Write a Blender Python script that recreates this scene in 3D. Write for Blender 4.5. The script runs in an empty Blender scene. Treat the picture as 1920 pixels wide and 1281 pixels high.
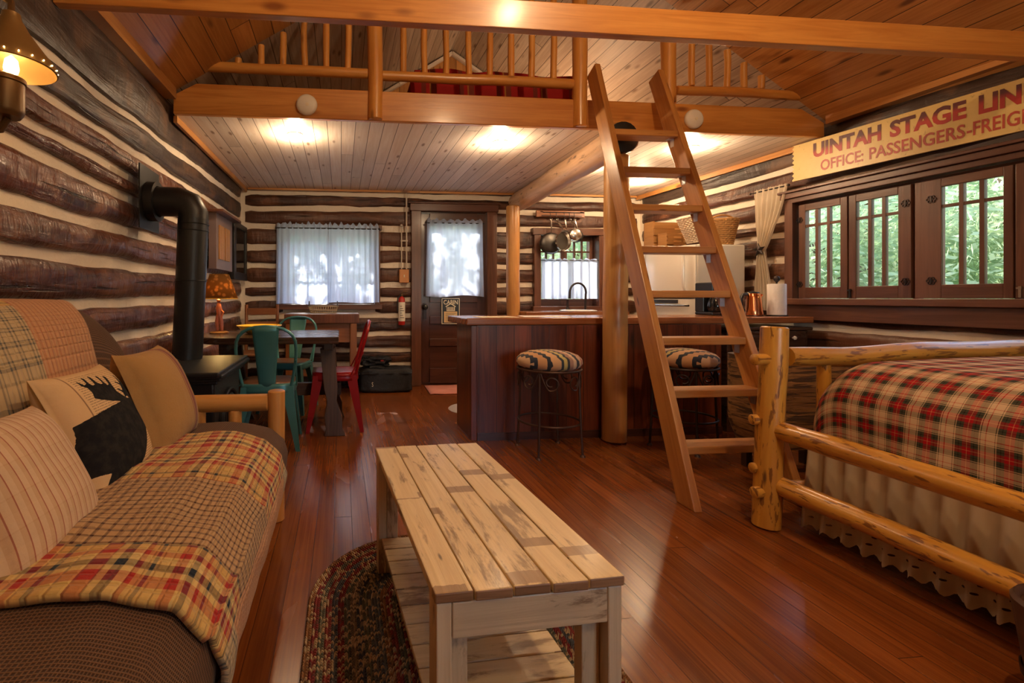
import bpy, bmesh, math, random
from mathutils import Vector, Matrix, noise as mnoise
random.seed(7)
SC=bpy.context.scene; COL=SC.collection
PI=math.pi
def V(*a): return Vector(a)
def nz(x,y=0.0,z=0.0): return mnoise.noise(Vector((x,y,z)))
# ------------------------------------------------------------------ mesh builder
class M:
    def __init__(s): s.v=[]; s.f=[]; s.uv=[]; s.mi=[]; s.cur=0
    def face(s,idx,uvs=None):
        s.f.append(tuple(idx)); s.mi.append(s.cur)
        s.uv.append(uvs if uvs else [(0,0)]*len(idx))
    def add(s,pts):
        b=len(s.v); s.v.extend([Vector(p) for p in pts]); return b
    def box(s,c,size,rot=None,grain=None,taper=None,endm=None):
        hx,hy,hz=[k/2 for k in size]
        if grain is None: grain=max(range(3),key=lambda i:size[i])
        L=[(-hx,-hy,-hz),(hx,-hy,-hz),(hx,hy,-hz),(-hx,hy,-hz),(-hx,-hy,hz),(hx,-hy,hz),(hx,hy,hz),(-hx,hy,hz)]
        if taper: L=[(x*(taper if z<0 else 1),y*(taper if z<0 else 1),z) for x,y,z in L]
        R=rot if rot is not None else Matrix.Identity(3)
        b=s.add([R@Vector(p)+Vector(c) for p in L])
        o=random.random()*9; ov=random.random()*9
        for q,ax in (((0,3,2,1),2),((4,5,6,7),2),((0,1,5,4),1),((3,7,6,2),1),((0,4,7,3),0),((1,2,6,5),0)):
            ra=[i for i in range(3) if i!=ax]
            if grain in ra: ra=[grain]+[i for i in ra if i!=grain]
            k0=s.cur
            if endm is not None and ax==grain: s.cur=endm
            s.face([b+k for k in q],[(L[k][ra[0]]+o,L[k][ra[1]]+ov+ax*.37) for k in q]);s.cur=k0
        return s
    def b2(s,a,b,**k):   # box from two corners
        return s.box([(a[i]+b[i])/2 for i in range(3)],[abs(b[i]-a[i]) for i in range(3)],**k)
    def bar(s,p,q,w,t,up=(0,0,1),grain=2):  # rectangular bar from p to q
        p=Vector(p);q=Vector(q);d=(q-p);l=d.length;z=d.normalized();u=Vector(up)
        x=u.cross(z)
        if x.length<1e-4: x=Vector((1,0,0)).cross(z)
        x.normalize();y=z.cross(x)
        R=Matrix((x,y,z)).transposed()
        return s.box((p+q)/2,(w,t,l),rot=R,grain=2)
    def grid(s,fn,nu,nv,uv=None,closed_u=False,closed_v=False):
        pts=[];U=nu if closed_u else nu+1;W=nv if closed_v else nv+1
        for j in range(W):
            for i in range(U): pts.append(fn(i/nu,j/nv))
        b=s.add(pts)
        for j in range(nv):
            for i in range(nu):
                i2=(i+1)%U;j2=(j+1)%W
                uu=[(i/nu,j/nv),((i+1)/nu,j/nv),((i+1)/nu,(j+1)/nv),(i/nu,(j+1)/nv)]
                if uv: uu=[uv(*k) for k in uu]
                s.face([b+j*U+i,b+j*U+i2,b+j2*U+i2,b+j2*U+i],uu)
        return s
    def tube(s,path,r,n=10,cap=True,closed=False):
        P=[Vector(p) for p in path];k=len(P)
        R=r if isinstance(r,(list,tuple)) else [r]*k
        b=len(s.v);T=[]
        for i in range(k):
            a=P[(i-1)%k] if (closed or i>0) else P[i]; c=P[(i+1)%k] if (closed or i<k-1) else P[i]
            T.append((c-a).normalized())
        ref=Vector((0,0,1)) if abs(T[0].z)<.9 else Vector((1,0,0))
        nrm=(ref-T[0]*ref.dot(T[0])).normalized()
        le=0;o=random.random()*9;acc=[]
        for i in range(k):
            if i: le+=(P[i]-P[i-1]).length
            nrm=(nrm-T[i]*nrm.dot(T[i])).normalized();bi=T[i].cross(nrm);acc.append(le)
            for j in range(n):
                a=2*PI*j/n; s.v.append(P[i]+(nrm*math.cos(a)+bi*math.sin(a))*R[i])
        acc.append(le+(P[0]-P[-1]).length)
        rm=max(R)
        for i in range(k if closed else k-1):
            i2=(i+1)%k
            for j in range(n):
                j2=(j+1)%n
                s.face([b+i*n+j,b+i*n+j2,b+i2*n+j2,b+i2*n+j],[(acc[i]+o,2*PI*rm*j/n+o),(acc[i]+o,2*PI*rm*(j+1)/n+o),(acc[i+1]+o,2*PI*rm*(j+1)/n+o),(acc[i+1]+o,2*PI*rm*j/n+o)])
        if cap and not closed:
            for i in (0,k-1):
                idx=[b+i*n+j for j in range(n)]
                if i==0: idx=idx[::-1]
                s.face(idx,[(o+.03*math.cos(2*PI*j/n),o+R[i]*math.sin(2*PI*j/n)) for j in range(n)])
        return s
    def log(s,p,q,r,n=12,seg=10,wob=.012,seed=None,rv=.06,taper=1.0):  # gently crooked natural pole
        p=Vector(p);q=Vector(q);sd=seed if seed is not None else random.random()*99
        d=(q-p).normalized();a=d.orthogonal().normalized();b=d.cross(a);L=(q-p).length
        pa=[];rr=[]
        for i in range(seg+1):
            t=i/seg;e=min(1,4*t,4*(1-t))
            pa.append(p.lerp(q,t)+(a*nz(t*L*1.7,sd)+b*nz(t*L*1.7,sd+20))*wob*2*e)
            rr.append(r*(1+(taper-1)*t)*(1+rv*2*nz(t*L*4,sd+40)))
        e=.12*r
        pa=[pa[0]]+[pa[0]+d*e]+pa[1:-1]+[pa[-1]-d*e]+[pa[-1]]
        rr=[rr[0]*.86]+[rr[0]]+rr[1:-1]+[rr[-1]]+[rr[-1]*.86]
        return s.tube(pa,rr,n)
    def lathe(s,prof,c=(0,0,0),n=24,axis=None,arc=1.0):
        R=Matrix.Identity(3)
        if axis is not None:
            z=Vector(axis).normalized();x=z.orthogonal().normalized();R=Matrix((x,z.cross(x),z)).transposed()
        c=Vector(c);k=len(prof)
        le=[0]
        for i in range(1,k): le.append(le[-1]+math.hypot(prof[i][0]-prof[i-1][0],prof[i][1]-prof[i-1][1]))
        def fn(u,v):
            i=round(v*(k-1));a=2*PI*u*arc;r,z=prof[i]
            return c+R@Vector((r*math.cos(a),r*math.sin(a),z))
        rm=max(p[0] for p in prof)
        return s.grid(fn,n,k-1,uv=lambda u,v:(u*2*PI*rm*arc,le[min(k-1,round(v*(k-1)))]),closed_u=(arc==1.0))
    def ball(s,c,r,n=14,m=8,sc=(1,1,1)):
        return s.lathe([(max(1e-4,r*math.sin(PI*i/m))*1.0,-r*math.cos(PI*i/m)*sc[2]) for i in range(m+1)],c,n)
    def poly(s,pts,h,fr=None):   # extruded polygon; pts 2-D, fr maps (x,y,h)->world
        n=len(pts);fr=fr or (lambda x,y,z:(x,y,z))
        b=s.add([fr(x,y,0) for x,y in pts]+[fr(x,y,h) for x,y in pts])
        s.face([b+i for i in range(n)][::-1],[(x,y) for x,y in pts][::-1]); s.face([b+n+i for i in range(n)],list(pts))
        for i in range(n):
            j=(i+1)%n;s.face([b+i,b+j,b+n+j,b+n+i],[pts[i],pts[j],pts[j],pts[i]])
        return s
def origin(o):
    p=Vector((0,0,0))
    while o is not None: p=p+o.location; o=o.parent
    return p
def part(name,m,mat,parent=None,smooth=True,bevel=0,sub=0,label=None,kind=None,solid=0,autos=True,bseg=2):
    me=bpy.data.meshes.new(name)
    off=origin(parent)
    me.from_pydata([tuple(p-off) for p in m.v],[],m.f)
    ul=me.uv_layers.new(name='UVMap');k=0
    flat=[c for fu in m.uv for t in fu for c in t]
    ul.data.foreach_set('uv',flat)
    mats=mat if isinstance(mat,(list,tuple)) else [mat]
    for x in mats: me.materials.append(x)
    if len(mats)>1: me.polygons.foreach_set('material_index',m.mi)
    me.polygons.foreach_set('use_smooth',[smooth]*len(me.polygons))
    me.validate(); me.update()
    bm=bmesh.new();bm.from_mesh(me);bmesh.ops.recalc_face_normals(bm,faces=bm.faces);bm.to_mesh(me);bm.free()
    o=bpy.data.objects.new(name,me);COL.objects.link(o)
    if parent is not None: o.parent=parent
    if smooth and autos and not sub:
        try: me.set_sharp_from_angle(angle=math.radians(42))
        except Exception: pass
    if solid: 
        d=o.modifiers.new('s','SOLIDIFY');d.thickness=solid;d.offset=0
    if bevel:
        d=o.modifiers.new('b','BEVEL');d.width=bevel;d.segments=bseg;d.limit_method='ANGLE';d.angle_limit=math.radians(50)
    if sub:
        d=o.modifiers.new('u','SUBSURF');d.levels=sub;d.render_levels=sub
    if label: o['label']=label
    if kind: o['kind']=kind
    return o
def tag(o,label=None,cat=None,group=None,kind=None):
    if label: o['label']=label
    if cat: o['category']=cat
    if group: o['group']=group
    if kind: o['kind']=kind
    return o
def thing(name,label,cat,loc=(0,0,0),group=None):
    o=bpy.data.objects.new(name,None);COL.objects.link(o);o.location=loc;o.empty_display_size=.05
    return tag(o,label,cat,group)
def struct(name,m,mat,parent=None,**k): return part(name,m,mat,parent,kind='structure',**k)
def dup(root,loc,rz,label=None,swap=None):
    r=root.copy();COL.objects.link(r);r.location=loc;r.rotation_euler=(0,0,rz)
    if label: r['label']=label
    for ch in root.children:
        c=ch.copy();COL.objects.link(c);c.parent=r
        if swap and ch.data.materials[0].name in swap:
            c.data=ch.data.copy();c.data.materials[0]=swap[ch.data.materials[0].name]
        for g in ch.children:
            d=g.copy();COL.objects.link(d);d.parent=c
    return r
def text_mesh(txt,offset=0.0,extrude=0.0):
    cu=bpy.data.curves.new('t','FONT');cu.body=txt;cu.offset=offset;cu.extrude=extrude;cu.resolution_u=3
    o=bpy.data.objects.new('t',cu);COL.objects.link(o)
    dg=bpy.context.evaluated_depsgraph_get();me=bpy.data.meshes.new_from_object(o.evaluated_get(dg))
    vs=[v.co.copy() for v in me.vertices];fs=[tuple(p.vertices) for p in me.polygons]
    bpy.data.objects.remove(o);bpy.data.curves.remove(cu);bpy.data.meshes.remove(me)
    return vs,fs
def put_text(m,txt,fr,x0,x1,y0,y1,h=.0,offset=0.0):  # fit text into the rectangle; fr maps (x,y,h) to the place
    vs,fs=text_mesh(txt,offset)
    ax=min(v.x for v in vs);bx=max(v.x for v in vs);ay=min(v.y for v in vs);by=max(v.y for v in vs)
    P=[((v.x-ax)/(bx-ax)*(x1-x0)+x0,(v.y-ay)/(by-ay)*(y1-y0)+y0) for v in vs]
    b=m.add([fr(x,y,h) for x,y in P])
    for f in fs: m.face([b+i for i in f],[P[i] for i in f])
# ------------------------------------------------------------------ materials
class Mt:
    def __init__(s,name):
        s.m=bpy.data.materials.new(name);s.m.use_nodes=True;s.nt=s.m.node_tree
        s.bs=s.nt.nodes['Principled BSDF'];s.out=s.nt.nodes['Material Output']
    def nd(s,t,**k):
        n=s.nt.nodes.new(t)
        for a,b in k.items(): setattr(n,a,b)
        return n
    def put(s,inp,v):
        if isinstance(v,bpy.types.NodeSocket): s.nt.links.new(v,inp)
        elif isinstance(v,(tuple,list)) and len(v)==3 and inp.type=='RGBA': inp.default_value=(*v,1)
        else: inp.default_value=v
    def math(s,op,a,b=0.0,c=0.0,clamp=False):
        n=s.nd('ShaderNodeMath',operation=op,use_clamp=clamp)
        s.put(n.inputs[0],a);s.put(n.inputs[1],b);s.put(n.inputs[2],c);return n.outputs[0]
    def mix(s,f,a,b,bt='MIX'):
        n=s.nd('ShaderNodeMix',data_type='RGBA',blend_type=bt)
        s.put(n.inputs[0],f);s.put(n.inputs[6],a);s.put(n.inputs[7],b);return n.outputs[2]
    def ramp(s,f,stops,interp='LINEAR'):
        n=s.nd('ShaderNodeValToRGB');n.color_ramp.interpolation=interp;e=n.color_ramp.elements
        while len(e)<len(stops): e.new(.5)
        for i,(p,c) in enumerate(stops):
            e[i].position=p;e[i].color=(*c,1) if isinstance(c,(tuple,list)) else (c,c,c,1)
        s.put(n.inputs[0],f);return n.outputs[0]
    def uv(s):
        n=s.nd('ShaderNodeTexCoord');q=s.nd('ShaderNodeSeparateXYZ');s.nt.links.new(n.outputs['UV'],q.inputs[0]);return q.outputs[0],q.outputs[1]
    def obj(s):
        n=s.nd('ShaderNodeTexCoord');q=s.nd('ShaderNodeSeparateXYZ');s.nt.links.new(n.outputs['Object'],q.inputs[0]);return q.outputs
    def ov(s): return s.nd('ShaderNodeTexCoord').outputs['Object']
    def rnd(s): return s.nd('ShaderNodeObjectInfo').outputs['Random']
    def vec(s,a,b=0.0,c=0.0):
        n=s.nd('ShaderNodeCombineXYZ');s.put(n.inputs[0],a);s.put(n.inputs[1],b);s.put(n.inputs[2],c);return n.outputs[0]
    def noise(s,v,scale=1.0,detail=3.0,rough=.55,dist=0.0):
        n=s.nd('ShaderNodeTexNoise')
        if v is not None: s.put(n.inputs['Vector'],v)
        n.inputs['Scale'].default_value=scale;n.inputs['Detail'].default_value=detail;n.inputs['Roughness'].default_value=rough;n.inputs['Distortion'].default_value=dist
        return n.outputs[0]
    def vor(s,v,scale=1.0,rand=1.0,feature='F1'):
        n=s.nd('ShaderNodeTexVoronoi',feature=feature);s.put(n.inputs['Vector'],v);n.inputs['Scale'].default_value=scale;n.inputs['Randomness'].default_value=rand
        return n.outputs['Distance']
    def white(s,v):
        n=s.nd('ShaderNodeTexWhiteNoise',noise_dimensions='3D');s.put(n.inputs['Vector'],v);return n.outputs['Value']
    def smooth(s,x,a,b):
        n=s.nd('ShaderNodeMapRange',interpolation_type='SMOOTHSTEP');s.put(n.inputs[0],x);n.inputs[1].default_value=a;n.inputs[2].default_value=b;return n.outputs[0]
    def bump(s,h,st=.2,d=.01):
        n=s.nd('ShaderNodeBump');n.inputs['Strength'].default_value=st;n.inputs['Distance'].default_value=d;s.put(n.inputs['Height'],h);s.nt.links.new(n.outputs[0],s.bs.inputs['Normal'])
    def fin(s,col=None,rough=.5,metal=0,spec=None,coat=0,sheen=0):
        if col is not None: s.put(s.bs.inputs['Base Color'],col)
        s.put(s.bs.inputs['Roughness'],rough);s.put(s.bs.inputs['Metallic'],metal)
        if spec is not None: s.bs.inputs['Specular IOR Level'].default_value=spec
        if coat: s.bs.inputs['Coat Weight'].default_value=coat;s.bs.inputs['Coat Roughness'].default_value=.18
        if sheen: s.bs.inputs['Sheen Weight'].default_value=sheen
        return s.m
def plain(name,c,rough=.5,metal=0,spec=None,bump=0,bs=60,var=.15,coat=0):
    t=Mt(name);n=t.noise(t.ov(),8,4)
    col=t.mix(n,tuple(k*(1-var) for k in c),tuple(min(1,k*(1+var)) for k in c))
    if bump: t.bump(t.noise(t.ov(),bs,4),bump,.01)
    return t.fin(col,rough,metal,spec,coat)
def wood(name,light,dark,plank=0,plen=0,rough=.4,knots=0,gs=(1.6,34),bump=.12,gap=.003,var=.3,coat=0,fleck=0,fc=(.05,.02,.008),kc=None,gapc=(.03,.012,.005),kd=(1.6,6.0),spec=None,wear=0,wc=(.3,.16,.07),band=0):
    t=Mt(name);u,v=t.uv();r=t.rnd()
    hgt=None
    if plank:
        pv=t.math('DIVIDE',v,plank);idn=t.math('FLOOR',pv);fr=t.math('FRACT',pv)
        rn=t.white(t.vec(idn,t.math('MULTIPLY',r,13.0),1.0))
        if plen:
            bu=t.math('ADD',t.math('DIVIDE',u,plen),t.math('MULTIPLY',rn,7.0));i2=t.math('FLOOR',bu);f2=t.math('FRACT',bu)
            rn=t.white(t.vec(idn,i2,3.0))
    else: rn=r
    co=t.vec(t.math('ADD',t.math('MULTIPLY',u,gs[0]),t.math('MULTIPLY',rn,57.0)),t.math('MULTIPLY',v,gs[1]),t.math('MULTIPLY',rn,9.0))
    n=t.noise(co,1.0,5,.62,1.2)
    n2=t.noise(t.vec(t.math('ADD',t.math('MULTIPLY',u,1.3),t.math('MULTIPLY',rn,31.0)),t.math('MULTIPLY',v,5.0),r),1.0,3,.5,.5)
    f=t.math('ADD',t.math('MULTIPLY',n,.6),t.math('MULTIPLY',n2,.4))
    col=t.mix(t.smooth(f,.34,.66),dark,light)
    hs=t.nd('ShaderNodeHueSaturation');t.put(hs.inputs['Value'],t.math('ADD',1-var*.5,t.math('MULTIPLY',rn,var)));t.put(hs.inputs['Color'],col);col=hs.outputs[0]
    if knots:
        k=t.vor(t.vec(t.math('ADD',t.math('MULTIPLY',u,kd[0]),t.math('MULTIPLY',rn,77.0)),t.math('MULTIPLY',v,kd[1]),t.math('MULTIPLY',rn,5.0)),1.0)
        km=t.math('SUBTRACT',1.0,t.smooth(k,.05*knots,.19*knots))
        col=t.mix(t.math('MULTIPLY',km,.85),col,kc or tuple(c*.35 for c in dark))
    if fleck:
        k=t.noise(t.vec(t.math('MULTIPLY',u,9.0),t.math('MULTIPLY',v,42.0),t.math('MULTIPLY',r,40.0)),1.0,3,.6,.4)
        col=t.mix(t.math('MULTIPLY',t.smooth(k,.60-.04*fleck,.655-.04*fleck),.9),col,fc)
    if wear:
        w=t.noise(t.vec(t.math('ADD',t.math('MULTIPLY',u,5.0),t.math('MULTIPLY',rn,20.0)),t.math('MULTIPLY',v,22.0),rn),1.0,6,.7,.3)
        w2=t.noise(t.vec(t.math('ADD',t.math('MULTIPLY',u,2.2),t.math('MULTIPLY',rn,90.0)),t.math('MULTIPLY',v,3.0),0.0),1.0,3,.6)
        wm=t.smooth(t.math('ADD',t.math('MULTIPLY',w,.65),t.math('MULTIPLY',w2,.35)),.60-.07*wear,.66-.05*wear)
        col=t.mix(t.math('MULTIPLY',wm,.85),col,t.mix(n,tuple(c*.5 for c in wc),wc))
    if band:
        bf=t.math('FRACT',t.math('DIVIDE',t.math('ADD',u,t.math('MULTIPLY',t.noise(t.vec(t.math('MULTIPLY',u,60.0),t.math('MULTIPLY',v,60.0)),1.0,3),.012)),band))
        bm=t.math('MULTIPLY',t.math('LESS_THAN',bf,.095),t.math('GREATER_THAN',t.white(t.vec(t.math('FLOOR',t.math('DIVIDE',u,band)),t.math('FLOOR',t.math('DIVIDE',v,.37)),2.0)),.55))
        col=t.mix(t.math('MULTIPLY',bm,.85),col,t.mix(n,tuple(c*.6 for c in wc),tuple(c*1.25 for c in wc)))
    h=n
    if plank and gap:
        g=t.math('MULTIPLY',t.math('MINIMUM',fr,t.math('SUBTRACT',1.0,fr)),plank)
        gm=t.math('SUBTRACT',1.0,t.smooth(g,gap*.3,gap))
        if plen:
            g2=t.math('MULTIPLY',t.math('MINIMUM',f2,t.math('SUBTRACT',1.0,f2)),plen)
            gm=t.math('MAXIMUM',gm,t.math('SUBTRACT',1.0,t.smooth(g2,gap*.3,gap)))
        col=t.mix(gm,col,gapc)
        h=t.math('SUBTRACT',t.math('MULTIPLY',n,.25),gm)
    t.bump(h,bump,.008)
    rr=t.math('ADD',rough-.08,t.math('MULTIPLY',n2,.16))
    return t.fin(col,rr,0,spec,coat)
def stripes(t,x,stops):   # constant bands along fract(x)
    return t.ramp(t.math('FRACT',x),stops,'CONSTANT')
def plaid_col(t,u,v,per,stops,wv=900):
    a=stripes(t,t.math('DIVIDE',u,per),stops);b=stripes(t,t.math('DIVIDE',v,per),stops)
    c=t.nd('ShaderNodeTexChecker');t.put(c.inputs['Vector'],t.vec(u,v,0.0));c.inputs['Scale'].default_value=wv
    return t.mix(.5,a,b)
def fabric_fin(t,col,st=.25,sc=500,rough=.9,sheen=.2,quilt=None):
    u,v=t.uv()
    h=t.noise(t.vec(t.math('MULTIPLY',u,sc),t.math('MULTIPLY',v,sc)),1.0,2,.6)
    t.bump(h,st,.004);return t.fin(col,rough,0,.12,0,0)
# ------------------------------------------------------------------ material instances
def logmat(name,a,b,c,rough=.32,adze=.5):
    t=Mt(name);u,v=t.uv();r=t.rnd()
    n=t.noise(t.vec(t.math('ADD',t.math('MULTIPLY',u,1.1),t.math('MULTIPLY',r,60.0)),t.math('MULTIPLY',v,14.0),r),1.0,6,.65,.8)
    n3=t.noise(t.vec(t.math('ADD',t.math('MULTIPLY',u,16.0),t.math('MULTIPLY',r,60.0)),t.math('MULTIPLY',v,4.0),r),1.0,4,.6,.6)
    n2=t.noise(t.vec(t.math('ADD',t.math('MULTIPLY',u,3.0),t.math('MULTIPLY',r,90.0)),t.math('MULTIPLY',v,6.0),r),1.0,3,.6,.3)
    col=t.mix(t.smooth(n,.35,.65),b,a);col=t.mix(t.smooth(n2,.5,.68),col,c)
    col=t.mix(t.math('MULTIPLY',t.smooth(r,.55,1.0),.45),col,c)
    ck=t.noise(t.vec(t.math('MULTIPLY',u,1.5),t.math('MULTIPLY',v,45.0),r),1.0,3,.5,.2)
    ckm=t.smooth(ck,.64,.70);col=t.mix(t.math('MULTIPLY',ckm,.8),col,(.012,.006,.004))
    t.bump(t.math('SUBTRACT',t.math('ADD',t.math('MULTIPLY',n,.5),t.math('MULTIPLY',n3,adze)),t.math('MULTIPLY',ckm,.3)),.9,.025)
    return t.fin(col,t.math('ADD',rough-.1,t.math('MULTIPLY',n2,.25)),0,.55)
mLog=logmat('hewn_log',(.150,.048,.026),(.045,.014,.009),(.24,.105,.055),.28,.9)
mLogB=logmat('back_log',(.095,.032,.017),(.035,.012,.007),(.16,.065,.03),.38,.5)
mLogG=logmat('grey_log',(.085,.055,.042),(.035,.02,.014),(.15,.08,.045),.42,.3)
t=Mt('chinking');n=t.noise(t.ov(),5,5,.6);n2=t.noise(t.ov(),45,4,.6);t.bump(t.math('ADD',n,t.math('MULTIPLY',n2,.4)),.5,.02)
mChink=t.fin(t.mix(n,(.74,.63,.50),(.90,.80,.66)),.9)
mFloor=wood('floor_boards',(.245,.070,.012),(.135,.032,.006),plank=.083,plen=3.6,rough=.25,gap=.0022,var=.28,bump=.10,gapc=(.075,.02,.006),gs=(1.2,60),spec=.5)
mRoof=wood('roof_pine',(.60,.29,.085),(.42,.17,.04),plank=.14,plen=3.4,rough=.42,knots=1.0,gap=.004,var=.28,kd=(2.4,7.0),kc=(.10,.03,.01),coat=.25)
mCeil=wood('whitewashed_pine',(.88,.78,.68),(.76,.62,.50),plank=.105,plen=3.1,rough=.55,knots=1.0,gap=.0035,var=.2,kd=(3.2,10.0),kc=(.26,.14,.08),gapc=(.12,.07,.04))
mLoftR=wood('loft_roof_pine',(.56,.45,.34),(.38,.28,.20),plank=.12,plen=3.0,rough=.5,knots=1.0,gap=.004,var=.25,kd=(2.6,8.0),kc=(.12,.06,.03))
mPine=wood('amber_pine',(.66,.29,.065),(.48,.17,.032),rough=.36,knots=1.1,gs=(1.3,26),kd=(2.6,7.0),kc=(.22,.06,.015),coat=.3,var=.2)
mRail=wood('amber_pole',(.72,.34,.075),(.56,.22,.042),rough=.35,knots=1.0,gs=(1.5,20),kd=(3.0,9.0),kc=(.16,.05,.015),coat=.3,var=.2)
mLadder=wood('ladder_pine',(.52,.235,.06),(.35,.13,.028),rough=.42,knots=.55,gs=(1.3,24),kd=(2.5,12.0),kc=(.10,.03,.012),var=.25,coat=.15)
mPost=wood('honey_post',(.58,.30,.09),(.42,.18,.045),rough=.4,knots=.5,gs=(1.1,16),kd=(2.2,12.0),kc=(.14,.05,.02),var=.15,coat=.15)
mBedlog=wood('bed_log',(.68,.34,.05),(.50,.21,.026),rough=.33,gs=(1.6,18),fleck=1.15,fc=(.20,.07,.014),knots=.5,kd=(2.0,8.0),kc=(.06,.02,.01),coat=.3,var=.15)
mSofa=wood('sofa_log',(.66,.32,.085),(.50,.20,.045),rough=.36,gs=(1.5,22),knots=.4,coat=.3,var=.15)
mMaho=wood('bar_boards',(.20,.046,.015),(.07,.014,.005),plank=.135,rough=.32,gap=.004,gs=(1.4,22),knots=.8,kd=(1.5,6.0),var=.5,kc=(.02,.005,.003),coat=.2)
mCherry=wood('counter_wood',(.36,.13,.045),(.22,.065,.02),plank=.12,rough=.24,gap=.001,gs=(1.4,30),var=.25,coat=.35)
mTrim=wood('window_trim',(.155,.062,.034),(.085,.030,.016),rough=.38,gs=(1.4,26),var=.3,coat=.1)
mDoor=wood('door_wood',(.085,.030,.018),(.05,.016,.010),rough=.32,gs=(1.2,26),var=.2,coat=.2)
mDark=wood('dark_table_wood',(.07,.033,.02),(.03,.013,.008),plank=.16,gap=.002,rough=.26,gs=(1.4,30),var=.3,coat=.2)
mDarkL=wood('dark_leg_wood',(.08,.036,.018),(.038,.016,.008),rough=.45,gs=(1.4,30),var=.3)
mLampT=wood('lamp_table_wood',(.40,.19,.06),(.26,.11,.03),rough=.35,gs=(1.4,30))
mBlock=wood('butcher_block',(.20,.068,.03),(.12,.036,.015),plank=.04,rough=.35,gap=.0008,gs=(1.4,40),var=.4)
mCart=wood('cart_wood',(.34,.13,.045),(.24,.08,.026),rough=.4,gs=(1.4,30),var=.2)
mDistL=wood('worn_cream_legs',(.72,.56,.34),(.60,.45,.26),rough=.46,gs=(1.5,40),wear=.8,wc=(.30,.17,.08),var=.15,bump=.2,coat=.1)
mDist=wood('worn_cream_paint',(.76,.60,.34),(.62,.46,.24),rough=.42,gs=(1.5,40),wear=1.2,wc=(.30,.17,.075),var=.22,bump=.25,band=.47,knots=.35,kd=(3.0,12.0),kc=(.09,.05,.03),coat=.12)
mDistE=wood('bare_board_end',(.36,.19,.085),(.20,.10,.04),rough=.5,gs=(2,40),wear=.3,wc=(.1,.05,.03),var=.2)
mCrate=wood('crate_wood',(.38,.19,.06),(.25,.11,.03),rough=.5,gs=(1.4,30),var=.3)
mBeam=wood('hewn_beam',(.66,.44,.28),(.46,.27,.15),rough=.4,gs=(1.2,14),knots=.7,kd=(3,9),kc=(.05,.03,.02),wear=.6,wc=(.16,.10,.075),bump=.3)
mBark=wood('bark_panel',(.34,.18,.06),(.15,.07,.022),rough=.7,gs=(14,40),fleck=2.6,fc=(.05,.025,.012),bump=.6)
mBlack=plain('black_iron',(.012,.012,.013),.38,0,.5,.15,120)
mPipe=plain('black_stovepipe',(.010,.010,.011),.42,0,.5)
mStove=plain('cast_iron',(.020,.020,.023),.35,.3,.5,.15,90)
mIron=plain('brown_iron',(.10,.055,.038),.45,.7,.5)
mIronD=plain('dark_iron',(.045,.035,.035),.4,.7,.5)
mTeal=plain('teal_metal',(.06,.215,.225),.32,.25,.5)
mRed=plain('red_metal',(.27,.006,.008),.28,.1,.4)
mSeatW=wood('seat_wood',(.22,.095,.045),(.12,.05,.022),rough=.3,gs=(1.4,30),var=.2)
mWhite=plain('white_enamel',(.80,.76,.68),.14,0,.5,0,60,.02,coat=.4)
mWhiteM=plain('cream_side',(.74,.68,.58),.5,0,.4,.05,200,.02)
mPlast=plain('cream_plastic',(.80,.74,.62),.45,0,.4,0,60,.02)
mSteel=plain('steel',(.62,.60,.57),.22,1.0)
mSteelD=plain('dark_pan_steel',(.09,.085,.08),.34,.85)
mZinc=plain('zinc_bracket',(.62,.64,.68),.35,.9,None,.2,90)
mCopper=plain('copper',(.80,.30,.13),.18,1.0)
mBlkP=plain('black_plastic',(.016,.016,.018),.3,0,.5)
mBlkG=plain('black_glass',(.008,.008,.009),.06,0,.6)
mPaper=plain('paper_towel',(.80,.76,.74),.9,0,.2,.3,70,.02)
mBrass=plain('aged_brass',(.15,.088,.036),.4,.7)
mWicker=plain('wicker',(.45,.24,.09),.6,0,.3,.3,80,.35)
mWickerW=plain('pale_wicker',(.66,.52,.38),.6,0,.3,.3,80,.3)
mWire=plain('wire_basket',(.42,.32,.20),.5,.2)
mBag=plain('black_nylon',(.012,.012,.014),.6,0,.4,.5,40,.3)
mPink=plain('pink_mat',(.72,.30,.24),.9,0,.2,.3,120,.1)
mCream=plain('cream_paint',(.80,.70,.50),.6)
mKraft=plain('wooden_cover_plate',(.50,.22,.075),.5)
mRedP=plain('red_enamel',(.45,.02,.015),.3)
mConduit=plain('conduit_paint',(.55,.47,.38),.45)
mSkin=None
t=Mt('yellow_bowl');ob=t.ov();d=t.vor(ob,16.0);mYel=t.fin(t.mix(t.math('SUBTRACT',1.0,t.smooth(d,.12,.2)),(.80,.52,.06),(.35,.15,.03)),.3)
t=Mt('dark_slate');mSlate=t.fin((.045,.046,.05),.5)
# fabrics
t=Mt('patchwork_quilt');u,v=t.uv()
wob=t.math('MULTIPLY',t.noise(t.vec(u,v),6.0,2),.012);u2=t.math('ADD',u,wob);v2=t.math('ADD',v,wob)
A=plaid_col(t,u2,v2,.20,[(0,(.60,.40,.14)),(.20,(.40,.03,.025)),(.36,(.64,.46,.19)),(.44,(.02,.03,.045)),(.54,(.66,.48,.20)),(.66,(.38,.03,.025)),(.74,(.58,.34,.12)),(.86,(.04,.05,.06)),(.92,(.56,.34,.12))])
B=plaid_col(t,u2,v2,.026,[(0,(.48,.31,.16)),(.66,(.09,.04,.03)),(.94,(.48,.31,.16))])
C=plaid_col(t,u2,v2,.058,[(0,(.50,.38,.22)),(.42,(.085,.085,.08)),(.55,(.52,.40,.24)),(.70,(.10,.10,.09)),(.80,(.50,.38,.22))])
D=t.mix(.5,stripes(t,t.math('DIVIDE',u2,.022),[(0,(.52,.26,.13)),(.62,(.34,.09,.05))]),(.56,.33,.17))
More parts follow.
